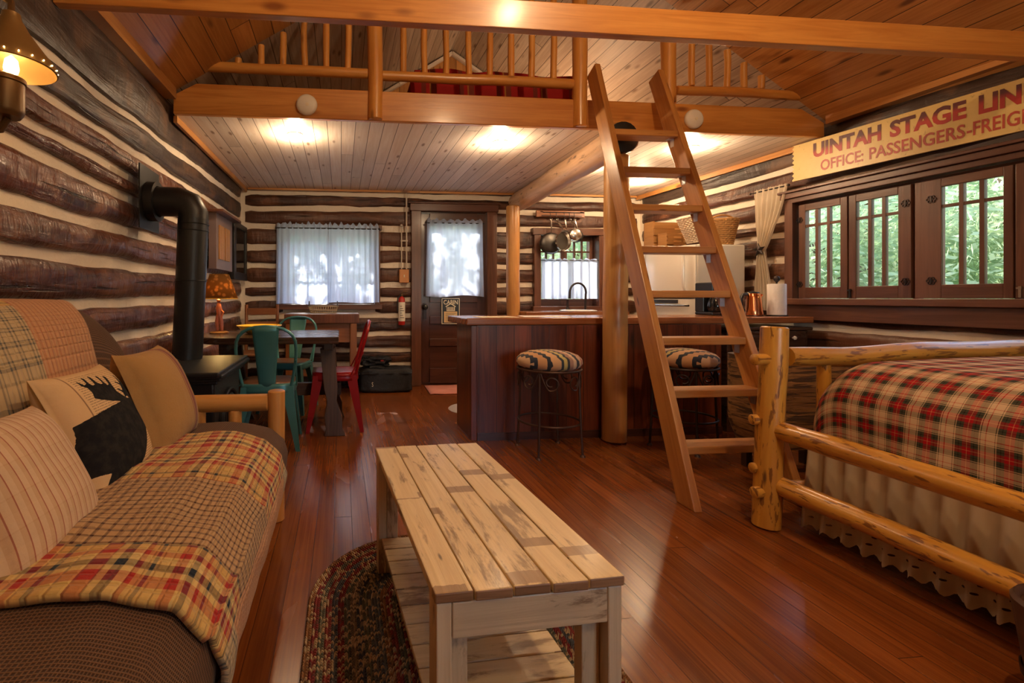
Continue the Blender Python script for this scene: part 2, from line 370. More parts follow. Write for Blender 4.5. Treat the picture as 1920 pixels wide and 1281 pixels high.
zn=t.ramp(t.math('DIVIDE',v,3.0),[(0,0.0),(.125,.5),(.245,0.0),(.40,.5),(.50,0.0),(.60,.9),(.70,0.0),(.78,.5)],'CONSTANT')
col=t.mix(t.math('GREATER_THAN',zn,.3),A,B)
fr_=t.math('GREATER_THAN',u,.98);zz=t.white(t.vec(t.math('FLOOR',t.math('DIVIDE',v,.28)),7.0,3.0))
col=t.mix(t.math('MULTIPLY',fr_,t.math('LESS_THAN',v,1.3)),col,t.mix(t.math('GREATER_THAN',zz,.55),C,D))
back=t.math('GREATER_THAN',v,1.5)
bu=t.math('FLOOR',t.math('DIVIDE',u,.36));bv=t.math('FLOOR',t.math('DIVIDE',t.math('SUBTRACT',v,1.5),.42))
rb=t.white(t.vec(bu,bv,1.7))
bc=t.mix(t.math('GREATER_THAN',rb,.45),C,D);bc=t.mix(t.math('GREATER_THAN',rb,.72),bc,A)
col=t.mix(back,col,bc)
q=t.math('MINIMUM',t.math('ABSOLUTE',t.math('SUBTRACT',t.math('FRACT',t.math('DIVIDE',u,.03)),.5)),t.math('ABSOLUTE',t.math('SUBTRACT',t.math('FRACT',t.math('DIVIDE',v,.03)),.5)))
nn=t.noise(t.vec(t.math('MULTIPLY',u,35.0),t.math('MULTIPLY',v,60.0)),1.0,3)
t.bump(t.math('ADD',t.smooth(q,0,.2),t.math('MULTIPLY',nn,.9)),.55,.008);mQuilt=t.fin(col,.92,0,.15,0,.1)
t=Mt('brown_waffle');u,v=t.uv()
a=t.math('ABSOLUTE',t.math('SUBTRACT',t.math('FRACT',t.math('DIVIDE',u,.009)),.5));b=t.math('ABSOLUTE',t.math('SUBTRACT',t.math('FRACT',t.math('DIVIDE',v,.009)),.5))
w=t.smooth(t.math('MAXIMUM',a,b),.26,.44)
t.bump(w,.7,.004);mWaf=t.fin(t.mix(w,(.055,.026,.014),(.17,.085,.042)),.92,0,.15,0,.1)
t=Mt('bed_plaid');u,v=t.uv()
cr=(.62,.45,.28);rd=(.36,.008,.015);dk=(.014,.014,.013);gn=(.055,.055,.035);br=(.45,.02,.02)
st=[(0,cr),(.06,br),(.085,cr),(.19,dk),(.21,cr),(.24,gn),(.33,dk),(.36,gn),(.42,rd),(.51,(.62,.30,.12)),(.525,rd),(.63,gn),(.70,dk),(.73,gn),(.81,cr),(.84,dk),(.86,cr)]
pl=plaid_col(t,u,v,.105,st);mBedP=fabric_fin(t,pl,.15,700,.85,.25)
t=Mt('loft_plaid');u,v=t.uv()
mLoftP=fabric_fin(t,plaid_col(t,u,v,.30,[(0,(.34,.02,.02)),(.4,(.03,.05,.03)),(.52,(.34,.02,.02)),(.62,(.40,.28,.05)),(.66,(.04,.06,.03)),(.8,(.34,.02,.02))]),.2)
t=Mt('tan_linen');u,v=t.uv()
s_=t.ramp(u,[(0,(.40,.23,.085)),(.62,(.22,.06,.045)),(.635,(.40,.23,.085)),(.655,(.22,.07,.055)),(.72,(.40,.23,.085)),(.74,(.22,.06,.045)),(.755,(.40,.23,.085))],'CONSTANT')
n=t.noise(t.vec(u,v),9.0,4);t.bump(t.math('ADD',n,t.math('MULTIPLY',t.noise(t.vec(t.math('MULTIPLY',u,180.0),t.math('MULTIPLY',v,180.0)),1.0,2),.25)),.35,.02);mTan=t.fin(s_,.95,0,.1,0,.1)
t=Mt('pinstripe_linen');u,v=t.uv()
a=stripes(t,t.math('MULTIPLY',u,15.0),[(0,(.62,.46,.31)),(.46,(.54,.36,.22)),(.86,(.30,.06,.04)),(.96,(.62,.46,.31))])
b=stripes(t,t.math('MULTIPLY',v,6.0),[(0,(.66,.50,.35)),(.5,(.58,.44,.30)),(.95,(.50,.33,.21))])
n=t.noise(t.vec(u,v),9.0,4);t.bump(n,.3,.02);mPin=t.fin(t.mix(.22,a,b),.95,0,.1,0,.1)
t=Mt('moose_print');u,v=t.uv()
at=t.nd('ShaderNodeAttribute',attribute_name='ink')
ln=t.math('LESS_THAN',t.math('FRACT',t.math('MULTIPLY',v,52.0)),.38)
wd=t.smooth(t.noise(t.vec(t.math('MULTIPLY',u,70.0),t.math('FLOOR',t.math('MULTIPLY',v,52.0)),0.0),1.0,1),.40,.50)
inb=t.math('MULTIPLY',t.math('GREATER_THAN',u,.20),t.math('LESS_THAN',u,.97))
inb=t.math('MULTIPLY',inb,t.math('MULTIPLY',t.math('GREATER_THAN',v,.03),t.math('LESS_THAN',v,.93)))
base=t.mix(t.noise(t.vec(u,v),5.0,4),(.62,.42,.22),(.70,.50,.29))
base=t.mix(t.math('MULTIPLY',t.math('MULTIPLY',ln,wd),t.math('MULTIPLY',inb,.6)),base,(.13,.08,.05))
vl=t.math('MULTIPLY',t.math('COMPARE',u,.17,.006),1.0);base=t.mix(t.math('MULTIPLY',vl,.7),base,(.14,.06,.04))
ik=t.smooth(t.math('ADD',at.outputs['Fac'],t.math('MULTIPLY',t.noise(t.vec(u,v),60.0,3),.1)),.42,.62)
n=t.noise(t.vec(u,v),14.0,4)
col=t.mix(ik,base,t.mix(t.smooth(n,.4,.65),(.014,.014,.017),(.026,.024,.023)))
t.bump(t.noise(t.vec(u,v),8.0,4),.3,.02);mMoose=t.fin(col,.95,0,.1)
def southwest(name,A):
    t=Mt(name);o=t.obj();x=t.math('ADD',t.math('MULTIPLY',o[0],math.cos(A)),t.math('MULTIPLY',o[1],math.sin(A)));y=t.math('SUBTRACT',t.math('MULTIPLY',o[1],math.cos(A)),t.math('MULTIPLY',o[0],math.sin(A)))
    zg=t.math('MULTIPLY',t.math('PINGPONG',t.math('MULTIPLY',y,40.0),1.0),.012);x=t.math('ADD',x,zg)
    c=stripes(t,t.math('ADD',t.math('DIVIDE',x,.37),.45),[(0,(.55,.30,.14)),(.10,(.03,.035,.045)),(.17,(.60,.36,.18)),(.30,(.04,.05,.06)),(.35,(.50,.40,.14)),(.42,(.04,.045,.05)),(.47,(.36,.20,.14)),(.55,(.60,.42,.26)),(.62,(.03,.03,.04)),(.70,(.55,.34,.20)),(.8,(.32,.06,.05)),(.84,(.60,.40,.24)),(.93,(.03,.035,.05))])
    t.bump(t.noise(t.ov(),300,2),.3,.004);return t.fin(c,.92,0,.15,0,.15)
mSW1=southwest('southwest_weave',.15);mSW2=southwest('southwest_weave_turned',1.25)
def sheer(name,c,al,tr=.5):
    t=Mt(name);nt=t.nt
    tp=t.nd('ShaderNodeBsdfTransparent');tl=t.nd('ShaderNodeBsdfTranslucent');df=t.nd('ShaderNodeBsdfDiffuse')
    tl.inputs[0].default_value=(*c,1);df.inputs[0].default_value=(*c,1)
    m1=t.nd('ShaderNodeMixShader');m1.inputs[0].default_value=tr;nt.links.new(df.outputs[0],m1.inputs[1]);nt.links.new(tl.outputs[0],m1.inputs[2])
    m2=t.nd('ShaderNodeMixShader');m2.inputs[0].default_value=al;nt.links.new(tp.outputs[0],m2.inputs[1]);nt.links.new(m1.outputs[0],m2.inputs[2])
    nt.links.new(m2.outputs[0],t.out.inputs[0]);return t.m
mSheer=sheer('sheer_white',(.50,.57,.74),.93,.6)
mSheerC=sheer('cream_curtain',(.80,.70,.55),.90,.35)
mSkirt=sheer('skirt_cotton',(.62,.52,.38),.97,.25)
def glassy(name,tint=(1,1,1)):
    t=Mt(name);nt=t.nt;tp=t.nd('ShaderNodeBsdfTransparent');gl=t.nd('ShaderNodeBsdfGlossy');gl.inputs['Roughness'].default_value=.02;tp.inputs[0].default_value=(*tint,1)
    fr=t.nd('ShaderNodeFresnel');fr.inputs[0].default_value=1.45;mx=t.nd('ShaderNodeMixShader');nt.links.new(fr.outputs[0],mx.inputs[0]);nt.links.new(tp.outputs[0],mx.inputs[1]);nt.links.new(gl.outputs[0],mx.inputs[2]);nt.links.new(mx.outputs[0],t.out.inputs[0]);return t.m
mGlass=glassy('window_glass')
def glow(name,c,st):
    t=Mt(name);t.bs.inputs['Emission Color'].default_value=(*c,1);t.bs.inputs['Emission Strength'].default_value=st;return t.fin(c,.5)
mBulb=glow('lit_bulb',(1,.66,.30),22);mCan=glow('lit_downlight',(1,.74,.42),12)
def litcloth(name,c,st): # lamp shade lit by its own bulb from inside: translucent
    t=Mt(name);nt=t.nt;tl=t.nd('ShaderNodeBsdfTranslucent');df=t.nd('ShaderNodeBsdfDiffuse');mx=t.nd('ShaderNodeMixShader');mx.inputs[0].default_value=st
    n=t.vor(t.ov(),26.0);cc=t.mix(t.smooth(n,.25,.5),tuple(k*2.2 for k in c),c);nt.links.new(cc,tl.inputs[0]);nt.links.new(cc,df.inputs[0])
    nt.links.new(df.outputs[0],mx.inputs[1]);nt.links.new(tl.outputs[0],mx.inputs[2]);nt.links.new(mx.outputs[0],t.out.inputs[0]);return t.m
mShade=litcloth('mottled_shade',(.20,.10,.03),.5)
# signs
t=Mt('sign_yellow');n=t.noise(t.ov(),6,5,.65);n2=t.noise(t.ov(),30,4,.7);mSignY=t.fin(t.mix(t.smooth(n2,.6,.75),t.mix(n,(.60,.42,.13),(.74,.55,.22)),(.40,.25,.08)),.4)
t=Mt('sign_red');o=t.obj();n=t.noise(t.ov(),14,4,.7)
k=t.math('ADD',o[2],t.math('MULTIPLY',n,.03));mSignR=t.fin(t.mix(t.smooth(k,.06,.11),(.42,.03,.02),(.10,.02,.02)),.45)
mSignR2=plain('sign_red_small',(.42,.055,.03),.45)
# outdoors
t=Mt('leaf');o=t.rnd();n=t.noise(t.ov(),1.4,4);c=t.mix(t.smooth(n,.35,.65),(.26,.38,.17),(.58,.66,.44));nt=t.nt
tl=t.nd('ShaderNodeBsdfTranslucent');df=t.nd('ShaderNodeBsdfDiffuse');mx=t.nd('ShaderNodeMixShader');mx.inputs[0].default_value=.5;nt.links.new(c,tl.inputs[0]);nt.links.new(c,df.inputs[0]);nt.links.new(df.outputs[0],mx.inputs[1]);nt.links.new(tl.outputs[0],mx.inputs[2]);nt.links.new(mx.outputs[0],t.out.inputs[0]);mLeaf=t.m
mTrunk=plain('trunk_bark',(.13,.085,.055),.9,0,.2,.6,20,.3)
t=Mt('forest_floor');n=t.noise(t.ov(),1.2,5);mGround=t.fin(t.mix(n,(.46,.40,.27),(.52,.54,.32)),.95)
t=Mt('added_hill');n=t.noise(t.ov(),.9,6,.7);mHill=t.fin(t.mix(t.smooth(n,.4,.6),(.16,.24,.12),(.40,.46,.30)),.95)
# braided rug
t=Mt('braid');u,v=t.uv()
ring=t.math('FLOOR',v);fv=t.math('FRACT',v)
side=t.math('FLOOR',t.math('MULTIPLY',fv,2.0))
sk=t.math('ADD',t.math('DIVIDE',u,.011),t.math('MULTIPLY',t.math('ABSOLUTE',t.math('SUBTRACT',fv,.5)),1.6));sk=t.math('ADD',sk,t.math('MULTIPLY',side,.5))
cell=t.math('FLOOR',sk);fc=t.math('FRACT',sk)
rn=t.white(t.vec(cell,ring,side));rr=t.white(t.vec(ring,3.3,8.8));rr2=t.white(t.vec(ring,6.3,1.2))
pal=[(0,(.09,.10,.13)),(.2,(.30,.06,.06)),(.34,(.17,.17,.13)),(.5,(.38,.19,.09)),(.62,(.24,.18,.13)),(.8,(.16,.17,.19)),(.9,(.34,.08,.07))]
c1=t.ramp(rr,pal,'CONSTANT');c2=t.ramp(rr2,[(0,(.40,.30,.19)),(.3,(.06,.065,.06)),(.55,(.45,.34,.22)),(.75,(.16,.12,.09))],'CONSTANT')
col=t.mix(t.math('GREATER_THAN',rn,.55),c1,t.mix(.55,c1,c2));col=t.mix(t.math('GREATER_THAN',rn,.72),col,(.60,.44,.27))
sh=t.math('MULTIPLY',t.math('SUBTRACT',1.0,t.math('ABSOLUTE',t.math('MULTIPLY',t.math('SUBTRACT',fc,.5),2.0))),1.0)
t.bump(t.smooth(sh,0,.8),.9,.008);mBraid=t.fin(col,.95,0,.1)
t=Mt('grey_braid');u,v=t.uv();mBraidG=t.fin(stripes(t,t.math('MULTIPLY',v,.5),[(0,(.42,.38,.38)),(.5,(.25,.23,.25)),(.75,(.5,.45,.43))]),.95)
# ================================================================== SETTING
YB=5.757
def xl(y): return -1.174+.02419*(y-YB)
def xr(y): return 3.775-.05046*(y-YB)
ZE=2.44; XRG=1.34; ZRG=4.07
def zroof(x): return ZE+(x+1.24)*(ZRG-ZE)/(XRG+1.24) if x<XRG else ZE+(3.87-x)*(ZRG-ZE)/(3.87-XRG)
Y0=-1.9
m=M();m.b2((-1.6,Y0-.2,-.12),(4.4,YB+.25,0.0),grain=1);struct('floor',m,mFloor,smooth=False)
# fix floor grain: planks run along Y, v across X
def wall(name,pos,nin,u0,u1,bands,ops,mats,ztop=ZE,half=.027,bul=.040,endin=.05,th=.24):
    n=Vector((nin[0],nin[1],0))
    def P(u,z,o): x,y=pos(u);return Vector((x,y,0))+n*o+Vector((0,0,z))
    us=sorted(set([u0,u1]+[k for o in ops for k in o[:2]]));zs=sorted(set([0.0,ztop]+[k for o in ops for k in o[2:4]]))
    m=M()
    for a,b in zip(us,us[1:]):
        for c,d in zip(zs,zs[1:]):
            um,zm=(a+b)/2,(c+d)/2
            if any(o[0]<um<o[1] and o[2]<zm<o[3] for o in ops): continue
            q=[P(a,c,0),P(b,c,0),P(b,c,-th),P(a,c,-th),P(a,d,0),P(b,d,0),P(b,d,-th),P(a,d,-th)]
            i=m.add(q)
            for f in ((0,1,5,4),(2,3,7,6),(0,3,2,1),(4,5,6,7),(0,4,7,3),(1,2,6,5)): m.face([i+k for k in f])
    w=struct(name,m,mChink,smooth=False)
    nb=len(bands(u0))
    for k in range(nb+1):
        def lo(u): B=sorted(bands(u));return B[k-1]+half if k>0 else 0.0
        def hi(u): B=sorted(bands(u));return B[k]-half if k<nb else ztop-.005
        segs=[(u0+endin,u1-endin)]
        um=(u0+u1)/2
        for o in ops:
            if hi(um)<=o[2]+.03 or lo(um)>=o[3]-.03: continue
            ns=[]
            for a,b in segs:
                if o[1]<=a or o[0]>=b: ns.append((a,b));continue
                if o[0]-a>.04: ns.append((a,o[0]-.005))
                if b-o[1]>.04: ns.append((o[1]+.005,b))
            segs=ns
        sd=random.random()*100;hew=random.random()
        for a,b in segs:
            m=M();L=abs(b-a);nu=max(3,int(L/.07));nv=10;amp=.016
            def fn(s,t):
                u=a+(b-a)*s;zl,zh=lo(u),hi(u)
                zl+=amp*nz(u*2.3,sd)+.008*nz(u*9,sd+5) if k>0 else 0
                zh+=amp*nz(u*2.1,sd+30)+.008*nz(u*8,sd+35) if k<nb else 0
                c=(zl+zh)/2;h=(zh-zl)/2
                an=(t-.5)*PI
                cs=math.copysign(abs(math.cos(an))**(.28+.25*hew),1)
                e=min(1,(s*L)/.04,(1-s)*L/.04)
                o=-.012+(bul+.012)*cs*(.45+.55*max(0,e))*(1+.35*nz(u*1.6,t*2,sd))+.010*nz(u*7,t*5,sd+9)*cs
                return P(u,c+h*math.sin(an)*(.80+.2*max(0,e)),o)
            m.grid(fn,nu,nv,uv=lambda s,t:(a+(b-a)*s,t*.2+sd))
            mt=mats(k,nb)
            part('log',m,mt,w,kind='structure')
    return w
import bisect
LN=[.22,.42,.62,.83,1.027,1.243,1.436,1.655,1.768,1.917,2.09];LF=[.24,.45,.66,.87,1.048,1.256,1.463,1.60,1.76,1.949,2.175]
def bl(u):
    t=(u-2.0)/3.48;return [a+(b-a)*max(-.4,min(1.05,t)) for a,b in zip(LN,LF)]
wl=wall('wall_left',lambda u:(xl(u),u),(.9997,-.0242),Y0,YB+.02,bl,[],lambda k,n:mLogG if k>=n-1 else mLog,endin=.075)
BB=[2.29,2.114,1.894,1.648,1.441,1.209,1.047,.837,.627,.439,.265]
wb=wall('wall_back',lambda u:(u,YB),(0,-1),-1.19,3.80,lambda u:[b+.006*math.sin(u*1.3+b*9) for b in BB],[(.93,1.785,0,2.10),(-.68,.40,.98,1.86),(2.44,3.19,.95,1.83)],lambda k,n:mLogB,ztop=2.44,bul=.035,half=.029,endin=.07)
RB=[2.165,1.961,1.742,1.605,1.401,1.2,1.02,.821,.60,.40,.20]
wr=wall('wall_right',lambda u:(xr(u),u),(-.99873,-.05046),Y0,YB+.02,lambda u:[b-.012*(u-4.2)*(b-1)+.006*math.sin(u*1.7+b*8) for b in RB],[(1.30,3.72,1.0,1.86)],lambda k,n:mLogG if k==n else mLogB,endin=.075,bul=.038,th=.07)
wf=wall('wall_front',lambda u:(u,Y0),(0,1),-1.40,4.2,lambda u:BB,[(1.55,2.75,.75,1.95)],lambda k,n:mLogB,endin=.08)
# gable ends above the wall plates (vertical boards) and the two board-lined roof slopes
def gable(name,y,t):
    m=M();P=[(-1.28,ZE-.02),(3.92,ZE-.02),(XRG,ZRG+.02)]
    i=m.add([(x,y,z) for x,z in P]+[(x,y+t,z) for x,z in P])
    for f in ((0,1,2),(5,4,3),(0,3,4,1),(1,4,5,2),(2,5,3,0)): m.face([i+k for k in f],[(m.v[i+k].z,m.v[i+k].x) for k in f])
    return struct(name,m,mRoof,smooth=False)
gable('wall_gable',YB+.02,.12);gable('wall_front_gable',Y0-.02,-.12)
def slope(name,xa,za,xb,zb):
    m=M();L=math.hypot(xb-xa,zb-za);nx,nzz=-(zb-za)/L,(xb-xa)/L
    if nzz<0: nx,nzz=-nx,-nzz
    pts=[]
    for o in (0,.12):
        for x,z in ((xa,za),(xb,zb)):
            for y in (Y0-.2,YB+.2): pts.append((x+nx*o,y,z+nzz*o))
    i=m.add(pts)
    
    fx=(3.46-Y0+.2)/(YB-Y0+.4);j=m.add([Vector(pts[0]).lerp(Vector(pts[1]),fx),Vector(pts[2]).lerp(Vector(pts[3]),fx)])
    m.face([i,j,j+1,i+2],[(Y0-.2,0),(3.46,0),(3.46,L),(Y0-.2,L)]);m.cur=1;m.face([j,i+1,i+3,j+1],[(3.46,0),(YB+.2,0),(YB+.2,L),(3.46,L)]);m.cur=0
    for f in ((4,6,7,5),(0,4,5,1),(2,3,7,6),(0,2,6,4),(1,5,7,3)): m.face([i+k for k in f])
    return struct(name,m,[mRoof,mLoftR],smooth=False)
slope('ceiling_left',-1.42,zroof(-1.42),XRG,ZRG);slope('ceiling_right',4.06,zroof(4.06),XRG,ZRG)
for sx,xe in ((-1,-1.2),(1,3.85)):
    m=M();a=Vector((xe,YB-.02,zroof(xe)-.035));b=Vector((XRG,YB-.02,ZRG-.04));m.bar(a,b,.03,.06,up=(0,1,0));struct('trim_6' if sx<0 else 'trim_7',m,mCeil,smooth=False)
# trim where roof meets the plates
m=M();m.box((0,0,0),(1,1,1));
def strip(name,pf,u0,u1,za,zb,o0,o1,n,mat):
    m=M();q=[]
    for u in (u0,u1):
        x,y=pf(u)
        for z in (za,zb):
            for o in (o0,o1): q.append((x+n[0]*o,y+n[1]*o,z))
    i=m.add(q)
    for f in ((0,1,3,2),(4,6,7,5),(0,4,5,1),(2,3,7,6),(0,2,6,4),(1,5,7,3)): m.face([i+k for k in f],[(m.v[i+k].y+m.v[i+k].x,m.v[i+k].z) for k in f])
    return struct(name,m,mat,smooth=False)
L_=lambda u:(xl(u),u);R_=lambda u:(xr(u),u);B_=lambda u:(u,YB)
strip('trim_1',L_,Y0,3.43,2.425,2.50,.02,.10,(.9997,-.024),mRoof)
strip('trim_2',R_,Y0,3.43,2.425,2.50,.02,.10,(-.99873,-.05),mRoof)
strip('trim_3',L_,3.49,YB-.04,2.285,2.333,.06,.085,(.9997,-.024),mRoof)
strip('trim_4',R_,3.49,YB-.04,2.285,2.333,.06,.085,(-.99873,-.05),mRoof)
strip('trim_5',B_,-1.08,3.68,2.312,2.333,.055,.08,(0,-1),mRoof)
# loft floor / whitewashed ceiling
m=M();q=[(xl(3.44)+.07,3.485),(xr(3.44)-.07,3.485),(xr(YB)-.05,YB-.045),(xl(YB)+.05,YB-.045)]
i=m.add([(x,y,2.335) for x,y in q]+[(x,y,2.40) for x,y in q])
for f in ((0,3,2,1),(4,5,6,7),(0,1,5,4),(1,2,6,5),(2,3,7,6),(3,0,4,7)): m.face([i+k for k in f],[(m.v[i+k].y,m.v[i+k].x) for k in f])
struct('ceiling',m,mCeil,smooth=False)
# loft face beam with clipped corners, tie beam, hewn log beam on two posts
lb=[(-1.155,2.33),(3.80,2.33),(3.80,2.44),(3.60,2.545),(-1.0,2.545),(-1.155,2.46)]
m=M();m.poly(lb,.042,lambda x,z,h:(x,3.44+h,z))
m.uv=[[(m.v[k].x,m.v[k].z) for k in f] for f in m.f]
struct('loft_beam',m,mPine,smooth=False,bevel=.006)
m=M();m.b2((-1.22,2.165,2.313),(3.925,2.215,2.447),grain=0);struct('tie_beam',m,mPine,smooth=False,bevel=.004)
m=M();pa=[];rr=[]
for k in range(22):
    y=3.30+(YB-.06-3.30)*k/21;pa.append((2.045+.10*k/21+.012*nz(y*2,3),y,2.222+.006*nz(y*2,8)));rr.append(.112*(1+.1*nz(y*3,5)))
m.tube(pa,rr,12);hb=struct('log_beam',m,mBeam)
m=M();m.lathe([(.001,0),(.10,0),(.113,.006),(.116,.03),(.113,.03)],(2.035,3.285,2.222),20,axis=(0,1,0));struct('beam_end',m,mBlack,hb,label='black painted end of the log beam')
m=M();m.log((2.0,3.36,0),(2.045,3.40,2.115),.086,16,16,.006,3,.03,1.02);struct('log_post',m,mPost)
m=M();m.log((1.955,5.33,0),(1.955,5.33,2.11),.075,14,14,.004,9,.02,1.02);struct('log_post',m,mPost)
# ---------------- openings: window_1 (left back), window_2 (kitchen), window_3 (right wall), door_1
def casing(name,x0,x1,z0,z1,w,mat,sill=0,dep=.30,y=YB,gy=.10):
    r=thing(name,None,None,((x0+x1)/2,y,z0));r['kind']='structure'
    m=M();f=y-.075
    m.b2((x0-w,f,z0-.0),(x0,y+.005,z1));m.b2((x1,f,z0),(x1+w,y+.005,z1));m.b2((x0-w-.02,f-.012,z1),(x1+w+.02,y+.005,z1+w))
    m.b2((x0-w-.02,f-.02,z0-w),(x1+w+.02,y+.005,z0))
    part('casing',m,mat,r,smooth=False,bevel=.004,kind='structure')
    m=M();m.b2((x0-.03,y,z0-.02),(x0,y+.24,z1+.02));m.b2((x1,y,z0-.02),(x1+.03,y+.24,z1+.02));m.b2((x0,y,z1),(x1,y+.24,z1+.03));m.b2((x0,y,z0-.03),(x1,y+.24,z0))
    part('jamb',m,mat,r,smooth=False,kind='structure');return r
w1=casing('window_1',-.68,.40,.98,1.86,.06,mTrim)
def sash(par,P,u0,u1,z0,z1,fw,cols,zb,mat,d=.035,fw2=None,glass=True):
    m=M();fa,fb=fw if isinstance(fw,tuple) else (fw,fw)
    m.add([])
    def bx(a,b,c,e,o0=0,o1=d):
        i=m.add([P(a,c,o0),P(b,c,o0),P(b,c,o1),P(a,c,o1),P(a,e,o0),P(b,e,o0),P(b,e,o1),P(a,e,o1)])
        vert=abs(e-c)>abs(b-a)
        for f in ((0,3,2,1),(4,5,6,7),(0,1,5,4),(3,7,6,2),(0,4,7,3),(1,2,6,5)):
            U=[]
            for k in f:
                uu=(a,b,b,a,a,b,b,a)[k];zz=(c,c,c,c,e,e,e,e)[k];oo=(o0,o0,o1,o1)[k%4]
                U.append((zz+a*3,uu+oo) if vert else (uu+c*3,zz+oo))
            m.face([i+k for k in f],U)
    bt=.09
    bx(u0,u0+fa,z0,z1);bx(u1-fb,u1,z0,z1);bx(u0+fa,u1-fb,z0,z0+bt);bx(u0+fa,u1-fb,z1-.055,z1)
    part('sash_frame',m,mat,par,smooth=False,bevel=.003,kind='structure')
    m=M()
    for k in range(1,cols):
        c=u0+fa+(u1-fb-u0-fa)*k/cols;bx(c-.011,c+.011,z0+bt,z1-.055,.006,d-.004)
    if zb: bx(u0+fa,u1-fb,zb-.010,zb+.010,.008,d-.006)
    if cols>1 or zb: part('muntins',m,mat,par,smooth=False,kind='structure')
    m=M();i=m.add([P(u0+fa,z0+bt,.02),P(u1-fb,z0+bt,.02),P(u1-fb,z1-.055,.02),P(u0+fa,z1-.055,.02)]);m.face([i,i+1,i+2,i+3]);part('pane',m,mGlass,par,smooth=False,kind='structure')
Pb=lambda u,z,o:Vector((u,YB+.12-o,z))
sash(w1,Pb,-.68,-.14,.98,1.86,.045,2,1.42,mTrim);sash(w1,Pb,-.14,.40,.98,1.86,.045,2,1.42,mTrim)
w2=casing('window_2',2.44,3.19,.95,1.83,.085,mTrim)
sash(w2,Pb,2.44,2.81,.95,1.83,.04,3,1.64,mTrim);sash(w2,Pb,2.81,3.19,.95,1.83,.04,3,1.64,mTrim)
nR=Vector((-.99873,-.05046,0))
def PR(u,z,o): return Vector((xr(u),u,z))+nR*o
w3=thing('window_3',None,None,(xr(2.5),2.5,1.0));w3['kind']='structure'
def rbox(m,u0,u1,z0,z1,o0,o1):
    i=m.add([PR(u0,z0,o0),PR(u1,z0,o0),PR(u1,z0,o1),PR(u0,z0,o1),PR(u0,z1,o0),PR(u1,z1,o0),PR(u1,z1,o1),PR(u0,z1,o1)])
    vert=abs(z1-z0)>abs(u1-u0)
    for f in ((0,3,2,1),(4,5,6,7),(0,1,5,4),(3,7,6,2),(0,4,7,3),(1,2,6,5)):
        m.face([i+k for k in f],[(((z0,z0,z0,z0,z1,z1,z1,z1)[k]),(u0,u1,u1,u0)[k%4]+(o0,o0,o1,o1)[k%4]) if vert else ((u0,u1,u1,u0)[k%4],(z0,z0,z0,z0,z1,z1,z1,z1)[k]+(o0,o0,o1,o1)[k%4]) for k in f])
m=M();rbox(m,3.72,3.79,1.0,1.9,0,.075);rbox(m,1.22,3.82,1.86,1.90,0,.075);rbox(m,1.22,3.82,1.90,1.945,0,.095);rbox(m,1.22,3.82,1.945,1.965,0,.115);rbox(m,1.22,3.80,.875,1.0,0,.07);rbox(m,1.23,1.30,1.0,1.9,0,.075)
part('casing',m,mTrim,w3,smooth=False,bevel=.004,kind='structure')
m=M();rbox(m,1.22,3.79,1.0,1.052,-.07,.105);part('sill',m,mTrim,w3,smooth=False,bevel=.005,kind='structure')
m=M();rbox(m,3.70,3.72,1.05,1.86,-.07,0);rbox(m,1.30,1.32,1.05,1.86,-.07,0);rbox(m,1.32,3.70,1.84,1.86,-.07,0);part('jamb',m,mTrim,w3,smooth=False,kind='structure')
Ps=lambda u,z,o:PR(u,z,o)
for u0,u1,fa,fb in ((3.325,3.70,.05,.055),(2.925,3.315,.075,.05),(2.44,2.905,.04,.14),(1.92,2.43,.05,.05),(1.33,1.91,.05,.05)):
    sash(w3,Ps,u0,u1,1.054,1.838,(fa,fb),3,1.655,mTrim)
m=M()
for a,b in ((2.90,2.93),(3.31,3.33),(2.425,2.445),(1.905,1.925)): rbox(m,a,b,1.052,1.84,-.03,.012)
part('mullions',m,mDoor,w3,smooth=False,kind='structure')
for u,z in ((2.955,1.71),(2.955,1.17),(2.815,1.71),(2.815,1.17),(3.69,1.71),(3.69,1.17)):
    m=M();c=PR(u,z,.036)
    for a in range(6):
        k=2*PI*a/6;d=PR(u+.017*math.cos(k),z+.017*math.sin(k),.038);m.tube([d+Vector((0,.009*math.cos(q*PI/4),.009*math.sin(q*PI/4))) for q in range(8)],.0025,5,closed=True)
    m.b2(tuple(PR(u-.005,z-.016,.036)),tuple(PR(u+.005,z+.016,.042)))
    part('hinge',m,mIronD,w3,label='black scrolled hinge',kind='structure')
m=M();rbox(m,3.295,3.307,1.06,1.125,.036,.048);rbox(m,3.29,3.312,1.11,1.12,.036,.056);part('latch',m,mBlack,w3,smooth=False,kind='structure')
m=M();rbox(m,2.40,2.412,1.06,1.125,.036,.048);rbox(m,2.395,2.417,1.11,1.12,.036,.056);part('latch',m,mSteel,w3,smooth=False,kind='structure')
# door
d1=thing('door_1',None,None,(1.357,YB,0));d1['kind']='structure'
m=M();f=YB-.075
m.b2((.835,f,0),(.952,YB+.005,2.10),grain=2);m.b2((1.763,f,0),(1.885,YB+.005,2.10),grain=2);m.b2((.82,f-.012,2.10),(1.90,YB+.005,2.185),grain=0);m.b2((.80,f-.03,2.185),(1.92,YB,2.20),grain=0)
part('casing',m,mTrim,d1,smooth=False,bevel=.004,kind='structure')
m=M();m.b2((.93,YB,0),(.945,YB+.24,2.10));m.b2((1.77,YB,0),(1.785,YB+.24,2.10));m.b2((.945,YB,2.085),(1.77,YB+.24,2.10));m.b2((.93,YB,.0),(1.785,YB+.24,.018));part('jamb',m,mDoor,d1,smooth=False,kind='structure')
ya,yb=YB-.02,YB+.025
m=M()
m.b2((.948,ya+.02,.0185),(1.065,yb,2.083),grain=2);m.b2((1.655,ya+.02,.0185),(1.767,yb,2.083),grain=2)
